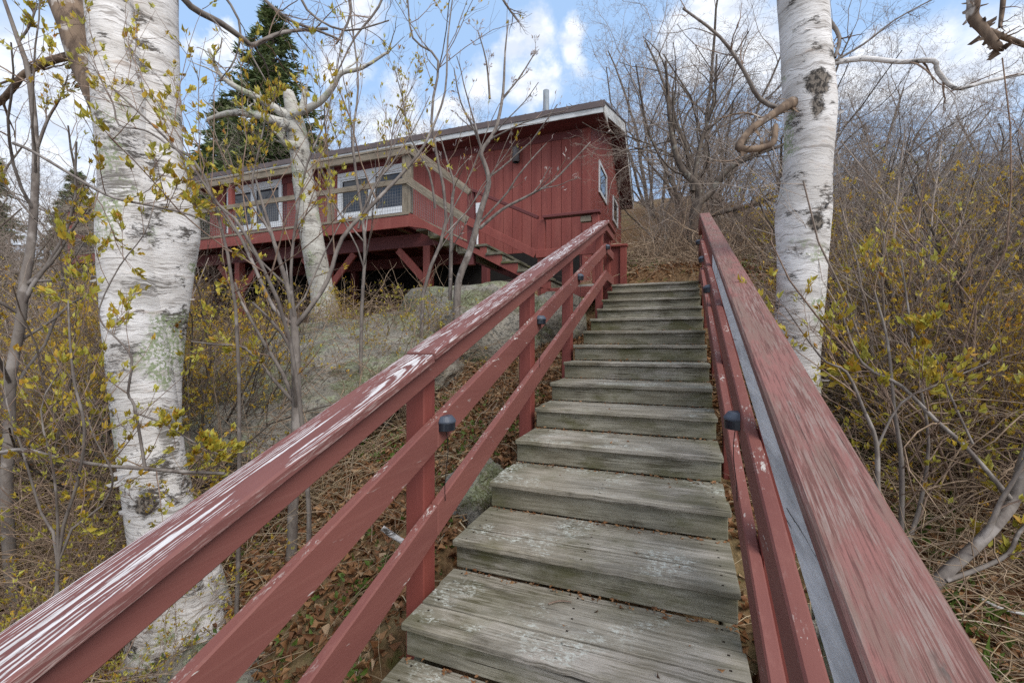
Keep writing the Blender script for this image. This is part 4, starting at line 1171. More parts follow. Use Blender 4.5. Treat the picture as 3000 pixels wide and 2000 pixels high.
g1 = random.Random(101)
bl = thing('birch_tree', 'big white birch with twin trunks left of the stairs', 'tree', PX(520, 1880, 2.4))
tA, PcA, RcA = trunk_mesh([(300, -140, 2.45, 160), (322, 0, 2.43, 160), (352, 300, 2.4, 172), (368, 520, 2.4, 168), (375, 640, 2.4, 196), (385, 800, 2.4, 200), (405, 1000, 2.38, 205), (440, 1300, 2.36, 205), (478, 1520, 2.34, 215), (520, 1750, 2.34, 270), (545, 1950, 2.34, 400), (550, 2080, 2.34, 520)], 'trunk', bl, 44, .05, 26, 1)
tB, _, _ = trunk_mesh([(428, -140, 2.62, 200), (432, 0, 2.60, 190), (444, 250, 2.56, 176), (458, 480, 2.52, 178), (500, 650, 2.5, 180), (490, 800, 2.5, 160), (470, 1000, 2.47, 150), (472, 1200, 2.44, 125), (490, 1450, 2.42, 140), (560, 1700, 2.4, 200), (570, 1950, 2.4, 300)], 'trunk', bl, 40, .06, 20, 2)
tC, _, _ = trunk_mesh([(140, -160, 2.75, 130), (190, -20, 2.7, 128), (225, 90, 2.62, 120), (262, 200, 2.55, 110), (310, 330, 2.45, 90), (350, 460, 2.42, 60)], 'limb', bl, 26, .12, 24, 3, mat='brownbark')
crown(bl, [[(215, 165, 2.6, 28), (150, 180, 2.62, 28), (75, 215, 2.65, 27), (45, 250, 2.66, 27), (0, 300, 2.7, 27), (-80, 350, 2.75, 24)]], BR, g1, thickmat='brownbark', limbname='branch')
crown(bl, [[(500, -60, 2.6, 26), (560, 20, 2.7, 24), (650, 70, 2.85, 22), (720, 120, 3.0, 18), (745, 132, 3.05, 16), (830, 95, 3.2, 12), (960, 85, 3.4, 9)],
           [(720, -60, 3.2, 14), (780, 5, 3.2, 12), (850, 60, 3.25, 10), (930, 90, 3.3, 8), (1000, 118, 3.4, 6)],
           [(1000, -80, 3.6, 10), (1030, 30, 3.6, 8), (985, 130, 3.6, 6)], [(1150, -90, 3.4, 9), (1110, 20, 3.4, 7), (1040, 110, 3.4, 6), (990, 210, 3.4, 4)], [(1440, -60, 3.4, 8), (1480, 10, 3.4, 7), (1520, 66, 3.4, 4)], [(620, -60, 3.0, 10), (700, 60, 3.0, 8), (690, 170, 3.0, 6), (640, 240, 3.0, 4)], [(860, -80, 3.0, 10), (900, 30, 3.0, 8), (1010, 90, 3.0, 6), (1140, 60, 3.0, 4)]], dict(BR, kids=[(8, 10), (6, 8), (3, 5)], lr=.5), g1, 'crown', limbname='branch')

br_ = thing('birch_tree', 'single white birch trunk with peeling bark right of the stairs', 'tree', W(.5, 1.68, -.86))
trunk_mesh([(2345, -140, 2.62, 150), (2352, 0, 2.62, 154), (2362, 200, 2.6, 156), (2373, 330, 2.6, 160), (2366, 500, 2.6, 148), (2352, 640, 2.6, 170), (2348, 780, 2.6, 152), (2335, 1000, 2.6, 144), (2335, 1150, 2.6, 140), (2335, 1330, 2.6, 160), (2335, 1460, 2.6, 230)], 'trunk', br_, 44, .06, 46, 4)
crown(br_, [[(2440, 185, 2.55, 22), (2530, 172, 2.5, 20), (2640, 182, 2.45, 18), (2735, 178, 2.42, 20), (2748, 210, 2.42, 18), (2800, 260, 2.4, 17), (2880, 242, 2.38, 16), (3010, 214, 2.35, 15)]], dict(BR, kids=[(6, 8), (5, 7), (2, 3)], lr=.3), g1, limbname='branch', thickmat='birch')
trunk_mesh([(2320, 302, 2.56, 40), (2300, 312, 2.5, 32), (2250, 345, 2.42, 26), (2200, 380, 2.36, 23), (2165, 432, 2.3, 26), (2215, 436, 2.3, 22), (2262, 420, 2.32, 20), (2272, 375, 2.36, 17), (2274, 362, 2.37, 4)], 'branch', br_, 14, .22, 26, 21, mat='brownbark', sub=6)
crown(br_, [[(2200, 434, 2.3, 8), (2150, 470, 2.28, 6), (2090, 470, 2.26, 4)], [(2240, 350, 2.41, 8), (2180, 330, 2.38, 6), (2100, 350, 2.35, 4)]], dict(BR, kids=[(3, 4), (3, 5), (2, 3)], lr=.4), g1, limbname='branch', thickmat='brownbark')
crown(br_, [[(2300, 325, 2.55, 18), (2225, 290, 2.5, 16), (2180, 210, 2.45, 13), (2110, 110, 2.4, 10), (2000, 25, 2.35, 7)],
            [(2430, 60, 2.6, 16), (2460, 110, 2.55, 14), (2445, 170, 2.5, 12)],
            [(2435, 185, 2.55, 10), (2530, 130, 2.5, 8), (2620, 60, 2.5, 6), (2730, 0, 2.5, 5)]], dict(BR, kids=[(5, 7), (4, 6), (2, 3)], lr=.42), g1, 'crown', limbname='branch')
ov = thing('birch_branch', 'papery brown birch limb hanging into the upper right corner', 'branch', PX(2860, -120, 2.2))
trunk_mesh([(2850, -130, 2.3, 50), (2853, 0, 2.25, 44), (2850, 50, 2.25, 40), (2880, 85, 2.22, 38), (2910, 125, 2.2, 34), (2930, 142, 2.19, 26), (2940, 150, 2.185, 6)], 'limb', ov, 16, .25, 40, 25, mat='brownbark', sub=6)
crown(ov, [[(2895, 92, 2.22, 30), (2945, 110, 2.2, 24), (3010, 135, 2.2, 22)], [(2945, -60, 2.3, 24), (2938, 20, 2.28, 20), (2930, 80, 2.24, 14)]], dict(BR, kids=[(6, 8), (4, 6), (2, 3)], lr=.42), g1, 'crown', limbname='limb', thickmat='brownbark')

bm_ = thing('birch_tree', 'small white birch with forked limbs standing before the deck', 'tree', PX(955, 920, 7.0))
trunk_mesh([(843, 262, 6.5, 8), (846, 276, 6.5, 34), (860, 330, 6.5, 48), (872, 400, 6.52, 60), (882, 470, 6.55, 60), (898, 600, 6.6, 66), (925, 760, 6.65, 70), (945, 860, 6.7, 74), (955, 930, 6.7, 96), (960, 1000, 6.7, 130)], 'trunk', bm_, 30, .09, 34, 6, mat='greybirch')
crown(bm_, [[(860, 345, 6.5, 32), (817, 325, 6.4, 28), (770, 292, 6.3, 24), (714, 268, 6.2, 20), (650, 226, 6.1, 16), (625, 180, 6.0, 13), (612, 145, 6.0, 10)],
            [(866, 370, 6.5, 30), (803, 352, 6.4, 28), (740, 335, 6.4, 24), (670, 332, 6.4, 20), (610, 350, 6.4, 12)],
            [(850, 345, 6.45, 28), (880, 330, 6.35, 24), (937, 298, 6.3, 22), (975, 255, 6.25, 18), (1000, 214, 6.2, 15), (1060, 200, 6.2, 11), (1140, 150, 6.2, 7)],
            [(878, 330, 6.5, 22), (890, 300, 6.5, 20), (893, 258, 6.5, 16)],
            [(875, 430, 6.45, 30), (840, 420, 6.35, 26), (824, 395, 6.3, 24), (840, 355, 6.3, 22)]], dict(BR, kids=[(6, 8), (4, 6), (2, 4)], lr=.42), g1, 'crown', limbname='limb', thickmat='greybirch')

# ================================================================ saplings with opening leaves, near the camera
LP = dict(seg=[8, 7, 6, 4], wander=[.05, .08, .10, .12], up=[.03, .05, .06, .06], kids=[(5, 7), (3, 5), (2, 3)], ang=36, angv=12, rr=.5, lr=.45, max=2, rmin=.0018, tip=.4, nodes=2, kink=.12)
def wob(pts, k, rg):
    return [pts[0]] + [(p[0] + rg.gauss(0, k), p[1], p[2] + rg.gauss(0, .05), p[3]) for p in pts[1:]]
def sapling(label, limbs, base, leaf=dict(per=4, L=.045), P=LP, seed=1, name='leafy_sapling', lv=0, rooted=(0,)):
    o = thing(name, label, 'sapling', base)
    crown(o, limbs, P, random.Random(seed), 'crown', 'twig', 'greybark', leaf, lv, limbname='stem', rooted=rooted)
    return o
sapling('grey forked sapling with yellow leaves growing behind the left railing', [
    [(852, 1700, 2.7, 36), (858, 1500, 2.7, 32), (868, 1230, 2.7, 30), (868, 1080, 2.7, 28), (862, 950, 2.7, 24), (845, 850, 2.75, 16), (800, 700, 2.8, 12), (770, 600, 2.85, 9), (748, 520, 2.9, 6)],
    [(864, 955, 2.7, 18), (905, 905, 2.7, 16), (960, 820, 2.75, 14), (1002, 698, 2.8, 13), (1089, 602, 2.9, 12), (1172, 515, 3.0, 10), (1230, 445, 3.05, 9), (1262, 385, 3.1, 8), (1304, 268, 3.2, 6), (1312, 112, 3.3, 5), (1328, -20, 3.4, 3)],
    [(862, 950, 2.7, 16), (800, 900, 2.65, 13), (707, 700, 2.6, 11), (620, 570, 2.6, 7), (560, 480, 2.6, 5)],
    [(872, 1190, 2.7, 14), (800, 1110, 2.65, 11), (720, 1020, 2.6, 9), (640, 1010, 2.55, 7), (560, 1000, 2.5, 5)],
    [(862, 930, 2.7, 12), (852, 800, 2.65, 10), (868, 640, 2.62, 9), (900, 480, 2.6, 7), (960, 330, 2.6, 5), (1009, 80, 2.7, 4)],
    [(800, 700, 2.8, 9), (740, 560, 2.75, 7), (760, 430, 2.75, 5), (790, 300, 2.75, 3)]], PX(852, 1700, 2.7), dict(per=4, L=.034, keep=.8), dict(LP, max=2, kids=[(8, 10), (4, 6), (2, 3)], lr=.36), 7)
sapling('tall grey tree stem with yellow leaves at the left edge of the view', [
    [(20, 1500, 2.5, 44), (27, 1275, 2.5, 40), (32, 1096, 2.5, 38), (58, 960, 2.5, 36), (71, 830, 2.5, 36), (93, 700, 2.55, 30), (105, 446, 2.6, 24), (85, 223, 2.6, 20), (50, 110, 2.6, 16), (5, -20, 2.6, 12)],
    [(82, 830, 2.5, 18), (150, 770, 2.5, 13), (220, 660, 2.5, 9), (270, 590, 2.5, 6)],
    [(107, 440, 2.6, 14), (140, 350, 2.6, 11), (175, 290, 2.6, 8), (200, 220, 2.6, 5)],
    [(55, 120, 2.6, 12), (85, 80, 2.6, 9), (110, 10, 2.6, 7)],
    [(80, 825, 2.5, 14), (170, 820, 2.5, 10), (280, 810, 2.45, 7), (330, 850, 2.4, 5)],
    [(100, 640, 2.55, 10), (30, 560, 2.5, 8), (-40, 500, 2.5, 6)]], PX(20, 1560, 2.5), dict(per=4, L=.028, keep=.7), dict(LP, max=2, kids=[(8, 10), (4, 6), (2, 3)], lr=.34), 8, 'young_tree')
SPR_P = dict(LP, max=2, kids=[(10, 13), (3, 4), (2, 2)], lr=.30, nodes=3, up=[.03, .08, .10, .06]); SPR_L = dict(per=4, L=.031, keep=.75, w=.5)
sapling('long leafy bough crossing low over the twin birch at window height', [
    [(40, 420, 2.2, 15), (100, 446, 2.1, 13), (250, 536, 2.0, 12), (335, 580, 1.95, 11), (446, 603, 1.9, 9), (558, 630, 1.88, 7), (650, 672, 1.86, 5)]], PX(40, 420, 2.2), SPR_L, SPR_P, 9, 'leafy_bough', rooted=())
sapling('leafy sapling leaning up and left across the upper birch trunk, right of the other', [
    [(905, 1500, 2.5, 16), (850, 1000, 2.3, 13), (720, 690, 2.05, 11), (640, 600, 2.0, 10), (575, 505, 1.95, 9), (520, 440, 1.95, 9), (446, 366, 1.95, 8), (388, 312, 1.95, 7), (321, 250, 1.95, 5)]], PX(905, 1560, 2.5), SPR_L, SPR_P, 19)
sapling('thin leafy sapling arching highest across the birch bark', [
    [(700, 1500, 2.3, 14), (690, 900, 2.1, 11), (600, 520, 2.0, 9), (491, 424, 2.0, 8), (424, 382, 2.0, 7), (348, 366, 2.0, 7), (330, 300, 2.0, 6), (272, 192, 2.0, 5)]], PX(700, 1560, 2.3), SPR_L, SPR_P, 29)
sapling('level grey bough with an upright leafy fork across the birch foot', [
    [(-60, 1345, 1.98, 18), (-20, 1330, 1.95, 17), (70, 1316, 1.92, 17), (160, 1338, 1.9, 16), (300, 1362, 1.9, 15), (430, 1372, 1.9, 15), (520, 1380, 1.9, 14), (660, 1386, 1.9, 12)],
    [(425, 1372, 1.9, 12), (412, 1290, 1.9, 11), (393, 1186, 1.9, 10), (375, 1150, 1.88, 9), (386, 1050, 1.86, 9), (340, 990, 1.85, 7), (304, 954, 1.85, 6), (292, 900, 1.85, 5), (350, 780, 1.85, 5), (420, 690, 1.85, 4), (446, 620, 1.85, 3)],
    [(400, 1210, 1.9, 8), (480, 1240, 1.89, 8), (560, 1290, 1.88, 6), (640, 1330, 1.86, 5)]], PX(-20, 1330, 2.0), SPR_L, SPR_P, 39, 'leafy_bough', rooted=())
sapling('shrub with brown upright sprigs left of the twin birch base', [
    [(170, 1640, 1.85, 14), (225, 1420, 1.8, 12), (248, 1260, 1.75, 11), (218, 1120, 1.7, 9), (205, 1000, 1.7, 8), (200, 880, 1.7, 5)],
    [(168, 1640, 1.85, 12), (120, 1500, 1.9, 10), (60, 1300, 1.85, 8), (20, 1180, 1.8, 6), (10, 1050, 1.8, 4)],
    [(170, 1640, 1.85, 11), (160, 1400, 1.75, 9), (120, 1200, 1.7, 6), (180, 1080, 1.7, 4)],
    [(172, 1640, 1.85, 12), (300, 1480, 1.9, 9), (330, 1390, 1.85, 7), (280, 1290, 1.8, 5), (250, 1200, 1.8, 4)]], PX(170, 1660, 1.85), dict(per=5, L=.030, keep=.9), dict(LP, max=1, kids=[(8, 11), (3, 4)], lr=.28, nodes=3), 10, 'leafy_shrub', rooted=(0, 1, 2, 3))
sapling('slender pale sapling with silver catkins in front of the red cabin wall', [
    [(1338, 905, 5.0, 22), (1345, 818, 5.0, 20), (1378, 731, 5.0, 19), (1407, 623, 5.0, 17), (1432, 536, 5.0, 15), (1420, 480, 5.0, 13), (1410, 445, 5.0, 12), (1440, 400, 5.05, 11), (1457, 362, 5.1, 10), (1474, 271, 5.2, 8), (1480, 150, 5.3, 5), (1490, 60, 5.4, 3)],
    [(1405, 670, 5.0, 11), (1470, 615, 4.95, 9), (1532, 582, 4.9, 8), (1614, 536, 4.85, 6), (1680, 470, 4.8, 5), (1730, 416, 4.8, 3)],
    [(1412, 440, 5.0, 9), (1390, 380, 5.0, 7), (1350, 300, 5.0, 5), (1330, 200, 5.0, 3)],
    [(1435, 290, 5.2, 7), (1425, 180, 5.2, 5), (1400, 90, 5.2, 3)],
    [(1318, 880, 5.1, 13), (1320, 818, 5.1, 12), (1324, 600, 5.1, 10), (1330, 540, 5.1, 7), (1310, 470, 5.1, 5), (1290, 400, 5.1, 3)],
    [(1470, 290, 5.2, 6), (1520, 230, 5.2, 5), (1570, 150, 5.3, 3)]], PX(1340, 905, 5.0), dict(per=2, L=.05, w=.3, keep=.5, mat='catkin'), dict(LP, max=2, kids=[(5, 7), (3, 5)], lr=.30, kink=.14), 11, 'pale_sapling')
for lb, sd_, pts in (('thin brown sapling rising past the right end of the second window', 12, [(1060, 900, 4.2, 11), (1050, 700, 4.2, 10), (1045, 430, 4.2, 8), (1042, 250, 4.25, 6), (1009, 76, 4.3, 5), (1000, -40, 4.3, 4)]),
                     ('thin brown sapling rising between the deck corner post and the catkin sapling', 15, [(1240, 860, 4.8, 11), (1275, 640, 4.8, 10), (1277, 357, 4.8, 8), (1272, 179, 4.8, 7), (1223, 112, 4.8, 6), (1196, -20, 4.8, 4)])):
    rw = random.Random(sd_); side = [(pts[1][0] + (pts[2][0] - pts[1][0]) * .2, pts[1][1] - 30, pts[1][2], 8)]
    x_, y_ = side[0][0], side[0][1]; q_ = rw.choice([-1, 1])
    for k_ in range(1, 5): side.append((x_ + q_ * 38 * k_ + rw.gauss(0, 12), y_ - 105 * k_, pts[1][2] + .1 * k_ * q_, 8 - 1.5 * k_))
    sapling(lb, [wob(pts, 16, rw), side], PX(pts[0][0], pts[0][1] + 60, pts[0][2]), dict(per=3, L=.04, keep=.3), dict(LP, max=2, kids=[(11, 14), (5, 7)], lr=.34, ang=30), sd_, 'bare_sapling')
# right side
ra = thing('leaning_tree', 'thick smooth grey leaning trunk beside the right railing cap', 'tree', PX(2700, 1760, 1.9))
crown(ra, [[(2680, 1800, 1.9, 52), (2745, 1705, 1.9, 50), (2870, 1590, 1.9, 48), (2940, 1510, 1.92, 48), (2975, 1450, 1.95, 50), (3010, 1330, 1.95, 46), (3080, 1200, 2.0, 36), (3120, 1000, 2.1, 28)],
            [(2770, 1700, 1.88, 22), (2880, 1660, 1.88, 20), (2955, 1620, 1.88, 18), (2985, 1560, 1.9, 16), (3040, 1500, 1.9, 12)],
            [(2960, 1460, 1.94, 22), (2830, 1310, 2.0, 18), (2740, 1230, 2.05, 16), (2640, 1130, 2.1, 14), (2560, 1090, 2.15, 12), (2510, 1040, 2.2, 10), (2470, 930, 2.2, 7)],
            [(2850, 1300, 2.0, 10), (2780, 1150, 2.1, 9), (2740, 1050, 2.1, 7), (2640, 930, 2.1, 5)]], dict(LP, max=2, lr=.28), random.Random(31), 'crown', leaf=dict(per=4, L=.05, keep=.6), lv=0, limbname='trunk')
sapling('dark forked shrub stems rising right of the railing', [
    [(2630, 1660, 2.1, 22), (2575, 1480, 2.0, 20), (2568, 1300, 2.0, 16), (2530, 1200, 2.0, 13), (2480, 1090, 2.0, 10), (2420, 1060, 2.0, 8), (2370, 1000, 2.0, 6), (2300, 900, 2.0, 4)],
    [(2632, 1660, 2.1, 22), (2640, 1540, 2.1, 20), (2640, 1350, 2.1, 18), (2620, 1200, 2.1, 13), (2600, 1000, 2.15, 10), (2560, 850, 2.2, 7)],
    [(2636, 1660, 2.1, 22), (2690, 1500, 2.2, 16), (2720, 1300, 2.2, 12), (2690, 1100, 2.2, 10), (2660, 900, 2.3, 7), (2640, 760, 2.3, 5)],
    [(2570, 1310, 2.0, 10), (2640, 1180, 2.0, 9), (2760, 1120, 2.0, 7), (2900, 1060, 2.0, 5)]], PX(2620, 1600, 2.1), dict(per=4, L=.036, keep=.5), dict(LP, max=2, kids=[(8, 10), (4, 6)], lr=.36), 14, 'dark_shrub', rooted=(0, 1, 2))
dk = thing('dark_tree', 'dark forked tree limbs spreading in the thicket at the right edge', 'tree', PX(2790, 1250, 3.4))
crown(dk, [[(2760, 1260, 3.4, 26), (2790, 960, 3.4, 24), (2815, 815, 3.4, 22), (2850, 750, 3.35, 18), (2920, 650, 3.3, 15), (3010, 540, 3.2, 12)],
            [(2812, 820, 3.4, 16), (2780, 765, 3.4, 14), (2745, 705, 3.4, 11), (2700, 600, 3.4, 7), (2640, 430, 3.4, 4)],
            [(2815, 822, 3.4, 16), (2900, 800, 3.3, 15), (3020, 745, 3.2, 14)]], dict(BR, lr=.36), random.Random(33), 'crown', thickmat='darkbark', limbname='limb', leaf=dict(per=2, L=.04, keep=.15), lv=1)
lt = thing('forked_tree', 'dark forked tree with a lichen grey foot right behind the top step', 'tree', PX(2028, 812, 7.4))
trunk_mesh([(2030, 850, 7.4, 52), (2028, 800, 7.4, 42), (2026, 740, 7.4, 34), (2030, 660, 7.4, 30), (2040, 610, 7.4, 32), (2055, 575, 7.4, 26)], 'trunk', lt, 20, .12, 0, 9, mat='darkbark')
crown(lt, [[(2052, 590, 7.4, 28), (2040, 540, 7.4, 24), (2000, 500, 7.4, 20), (1975, 430, 7.4, 16), (1960, 330, 7.4, 12), (1950, 180, 7.4, 7)],
            [(2052, 590, 7.4, 26), (2085, 560, 7.4, 22), (2120, 510, 7.3, 20), (2190, 460, 7.2, 15), (2280, 430, 7.1, 10), (2380, 380, 7.0, 6)],
            [(2045, 640, 7.4, 20), (2120, 620, 7.3, 16), (2200, 600, 7.2, 14), (2290, 570, 7.0, 10)],
            [(2030, 560, 7.4, 16), (2050, 430, 7.4, 13), (2090, 300, 7.4, 9), (2100, 160, 7.4, 5)]], dict(BR, kids=[(8, 11), (6, 8), (3, 4)], lr=.5, rmin=.003), random.Random(35), 'crown', mat='twigfar', thickmat='darkbark', limbname='limb', lv=1)

# ================================================================ stuff on the ground
def litter():
    r = np.random.default_rng(5); tips = []
    def drop(n, pick):
        for _ in range(n):
            s, t = pick()
            if -8 < s < 4.3 and 0 < t < WIDE: continue
            p = surf(s, t)
            if p[2] > gw(s, t)[2] + .02 and MN.noise(Vector((p[0] * 1.6, p[1] * 1.6, 9))) < .02: continue
            tips.append(((p[0], p[1], p[2] + r.uniform(.004, .03)), norm3(r.normal(), r.normal(), r.normal() * .25)))
    drop(30000, lambda: (r.uniform(-3.2, 3.5), r.uniform(-3.2, 0)))
    drop(20000, lambda: (r.uniform(-3.2, 3.0), r.uniform(1.1, 4.0)))
    drop(9000, lambda: (r.uniform(-3, 9), r.uniform(-9, 7)))
    drop(14000, lambda: (r.uniform(4.2, 8), r.uniform(-.6, 3)))
    v, f, tone = leaves_mesh(tips, 1, .056, .62, .25, .05, 3, .9)
    tag(mesh_obj('leaf_litter', v, f, M['litter'], attrs={'rnd': tone}), kind='stuff')
litter()
def brush():
    rg = random.Random(77); out = []
    def lay(n, pick, L0, L1, up, curve, r0=.0032):
        for _ in range(n):
            s, t = pick()
            if -8 < s < 4.3 and -.25 < t < WIDE + .25: continue
            p = surf(s, t); a = rg.uniform(0, 6.28); e = abs(rg.gauss(0, up)); L = rg.uniform(L0, L1)
            d = norm3(math.cos(a), math.sin(a), e); x, y, z = p[0], p[1], p[2] + rg.uniform(-.02, .05)
            pts = [(x, y, z)]; c = rg.gauss(0, curve)
            for k in range(5):
                dx, dy, dz = d; d = norm3(dx - dy * c, dy + dx * c, dz - .10 - rg.uniform(0, .12))
                x += d[0] * L / 5; y += d[1] * L / 5; z = max(z + d[2] * L / 5, gxy(x, y) + .004)
                pts.append((x, y, z))
            r1 = r0 * rg.uniform(.5, 1.5)
            out.append((pts, [r1, r1 * .9, r1 * .8, r1 * .7, r1 * .55, r1 * .3]))
    lay(8000, lambda: (rg.uniform(-2.0, 2.2), rg.uniform(-6.5, -1.5)), .25, 1.0, .75, .16)
    lay(1300, lambda: (rg.uniform(-2.4, 2.8), rg.uniform(-2.4, -.3)), .15, .6, .3, .15, .003)
    lay(5200, lambda: (rg.uniform(-1.8, 3.5), rg.uniform(1.45, 5.5)), .25, .95, .55, .16)
    lay(1500, lambda: (rg.uniform(2, 8), rg.uniform(2.0, 8)), .4, 1.3, .8, .16, .0045)
    lay(500, lambda: (rg.uniform(4.3, 8), rg.uniform(-.5, 2.6)), .3, 1.0, .5, .2, .004)
    v, f = tubes(out, kmin=3, thick=.05)
    r = np.random.default_rng(3)
    n = np.concatenate([np.repeat(r.uniform(0, 1, g.shape[0] // 5), 1) for g in f]) if False else None
    tone = np.repeat(r.uniform(0, 1, len(v) // 18 + 1), 18)[:len(v)]
    tag(mesh_obj('dead_brush', v, f, M['deadtwig'], attrs={'rnd': tone}), kind='stuff')
brush()
def tangle():
    rg = random.Random(178); out = []
    def weave(n, pick, h0, h1, L0, L1, r0):
        for _ in range(n):
            s, t = pick()
            if -8 < s < 4.3 and -.25 < t < WIDE + .25: continue
            p = surf(s, t); a = rg.uniform(0, 6.28); L = rg.uniform(L0, L1)
            d = norm3(math.cos(a), math.sin(a), rg.uniform(-.1, 1.3)); x, y, z = p[0], p[1], p[2] + rg.uniform(h0, h1)
            pts = [(x, y, z)]; dr = rg.uniform(-.16, .02)
            for k in range(7):
                d = norm3(d[0] + rg.gauss(0, .2), d[1] + rg.gauss(0, .2), d[2] + rg.gauss(0, .2) + dr)
                x += d[0] * L / 7; y += d[1] * L / 7; z = max(z + d[2] * L / 7, gxy(x, y) + .003); pts.append((x, y, z))
            r1 = r0 * rg.uniform(.5, 1.6)
            out.append((pts, [r1 * q for q in (1, .95, .9, .8, .7, .6, .45, .25)]))
    weave(3000, lambda: (rg.uniform(.2, 4.5), 2.0 + 5.0 * rg.random() ** 1.1), -.02, .8, .3, 1.3, .0034)
    weave(1100, lambda: (rg.uniform(-2, 1.0), rg.uniform(1.5, 3.4)), -.01, .25, .15, .6, .0022)
    weave(5600, lambda: (rg.uniform(-1.8, 2.6), -1.5 - 5.5 * rg.random()), -.02, .55, .3, 1.2, .0032)
    weave(1000, lambda: (rg.uniform(-.5, 3.4), rg.uniform(-6, -.5)), -.02, .12, .2, .7, .003)
    weave(420, lambda: (rg.uniform(4.6, 8.5), rg.uniform(.1, 2.8)), 0, .3, .4, 1.2, .007)
    weave(900, lambda: (rg.uniform(4.42, 5.6), rg.uniform(-.4, 1.6)), -.01, .10, .2, .8, .004)
    v, f = tubes(out, kmin=3, thick=.05)
    tag(mesh_obj('twig_tangle', v, f, M['warmtwig']), kind='stuff')
tangle()
def debris():
    r = np.random.default_rng(15); tips = []
    for n in range(-6, 11):
        s0 = n * RUN; z = BZ + (n - 1) * RISE
        for _ in range(int(r.integers(30, 90))):
            s = s0 + .022 - abs(r.normal(0, .018)); t = r.uniform(.01, WIDE - .01)
            tips.append((tuple(W(s, t, z + .004)), norm3(r.normal(), r.normal(), .1)))
        for _ in range(5): tips.append((tuple(W(s0 - r.uniform(.02, .33), r.uniform(.02, 1.1), z + .003)), norm3(r.normal(), r.normal(), .05)))
    v, f, tone = leaves_mesh(tips, 1, .022, .5, .15, .05, 8, .4)
    tag(mesh_obj('tread_debris', v, f, M['litter'], attrs={'rnd': tone}), kind='stuff')
debris()
def ground_green():
    r = random.Random(9); tips = []
    cl = [(r.uniform(-2.5, 3), r.uniform(-3.0, -.25)) for _ in range(46)] + [(r.uniform(-2.0, 3), r.uniform(1.5, 4.5)) for _ in range(50)] + [(r.uniform(4.4, 8), r.uniform(-.5, 2.5)) for _ in range(24)] + [(r.uniform(2, 14), r.uniform(2, 9)) for _ in range(120)]
    for s, t in cl:
        for _ in range(r.randint(14, 50)):
            p = surf(s + r.gauss(0, .13), t + r.gauss(0, .13)); tips.append(((p[0], p[1], p[2] + r.uniform(.01, .09)), norm3(r.gauss(0, 1), r.gauss(0, 1), .4)))
    v, f, tone = leaves_mesh(tips, 3, .036, .6, .5, .3, 12)
    tag(mesh_obj('ground_cover', v, f, M['green'], attrs={'rnd': tone}), kind='stuff')
    tips = []
    for _ in range(900):
        if r.random() < .5: s, t = r.gauss(-1.5, .6), r.gauss(2.4, .5)
        else: s, t = r.uniform(-2, 3), r.uniform(1.6, 5)
        p = gw(s, t); tips.append(((p[0], p[1], p[2] - .01), norm3(r.gauss(0, .4), r.gauss(0, .4), 1)))
    v, f, tone = leaves_mesh(tips, 5, .15, .05, .3, .3, 15)
    tag(mesh_obj('grass', v, f, M['green'], attrs={'rnd': tone}), kind='stuff')
ground_green()
def log(name, label, pts, mat, seed, twigs=True):
    o = thing(name, label, 'branch', PX(*pts[0][:3]))
    crown(o, [pts], dict(LP, max=1, kids=[(3, 4), (2, 3)], lr=.25), random.Random(seed), 'crown', 'twig', mat, None, 0 if twigs else 1, limbname='stick')
log('fallen_branch', 'short white lichen covered stick lying in the leaves behind the left railing post', [(1120, 1545, 2.4, 18), (1155, 1570, 2.4, 18), (1192, 1592, 2.4, 17)], 'birch', 3, False)
log('fallen_branch', 'dark fallen branch lying across the bank beyond the top step', [(1940, 822, 6.9, 18), (1985, 812, 7.0, 18), (2020, 806, 7.1, 14)], 'darkbark', 4)
log('fallen_branch', 'second dark branch curving out of the bank beyond the top step', [(1930, 745, 7.4, 14), (1900, 790, 7.2, 16), (1925, 815, 7.0, 18), (1935, 830, 6.8, 16)], 'darkbark', 5)
for k_, (lb_, pp_) in enumerate((('thick bent root crossing the bank behind the top step', [(1870, 770, 7.8, 20), (1905, 765, 7.6, 20), (1950, 775, 7.4, 18), (1990, 800, 7.2, 14)]),
                                 ('brown branch arching off the bank beside the cabin corner', [(1845, 800, 7.6, 18), (1880, 790, 7.5, 18), (1930, 740, 7.5, 15), (1960, 690, 7.6, 10)]),
                                 ('long dark branch leaning right across the bank beyond the top step', [(1900, 800, 7.3, 16), (1960, 770, 7.3, 15), (2030, 730, 7.4, 12), (2100, 700, 7.5, 8)]))):
    log('fallen_branch', lb_, pp_, 'darkbark', 50 + k_)
log('fallen_branch', 'pale dead stick lying in the grass beside the right railing', [(2870, 1750, 2.0, 14), (2930, 1780, 1.98, 14), (3010, 1800, 1.95, 14)], 'birch', 6)
log('fallen_branch', 'pale dead branch lying level in the right thicket', [(2700, 985, 4.6, 14), (2800, 960, 4.7, 14), (2900, 945, 4.8, 12), (3000, 940, 4.9, 8)], 'greybark', 7)
zt = BZ - 3 * RISE + .006
tw = mesh_obj('twig', *tubes([([tuple(W(-.86 + .011 * q + .012 * math.sin(q * .8), .47 + .016 * q, zt)) for q in range(6)], [.0032, .004, .004, .0035, .003, .002])]), M['twig'], origin=W(-.86, .47, zt))
tag(tw, 'small curved dark twig lying on a weathered tread', 'twig')

# ================================================================ camera, sky, sun
cam = bpy.data.cameras.new('camera'); co = bpy.data.objects.new('camera', cam); C.objects.link(co)
co.location = (0, 0, EZ); co.rotation_euler = (math.pi / 2, 0, 0)
cam.sensor_width = 36; cam.lens = F / 3000 * 36; cam.clip_start = .02; cam.clip_end = 2000
bpy.context.scene.camera = co

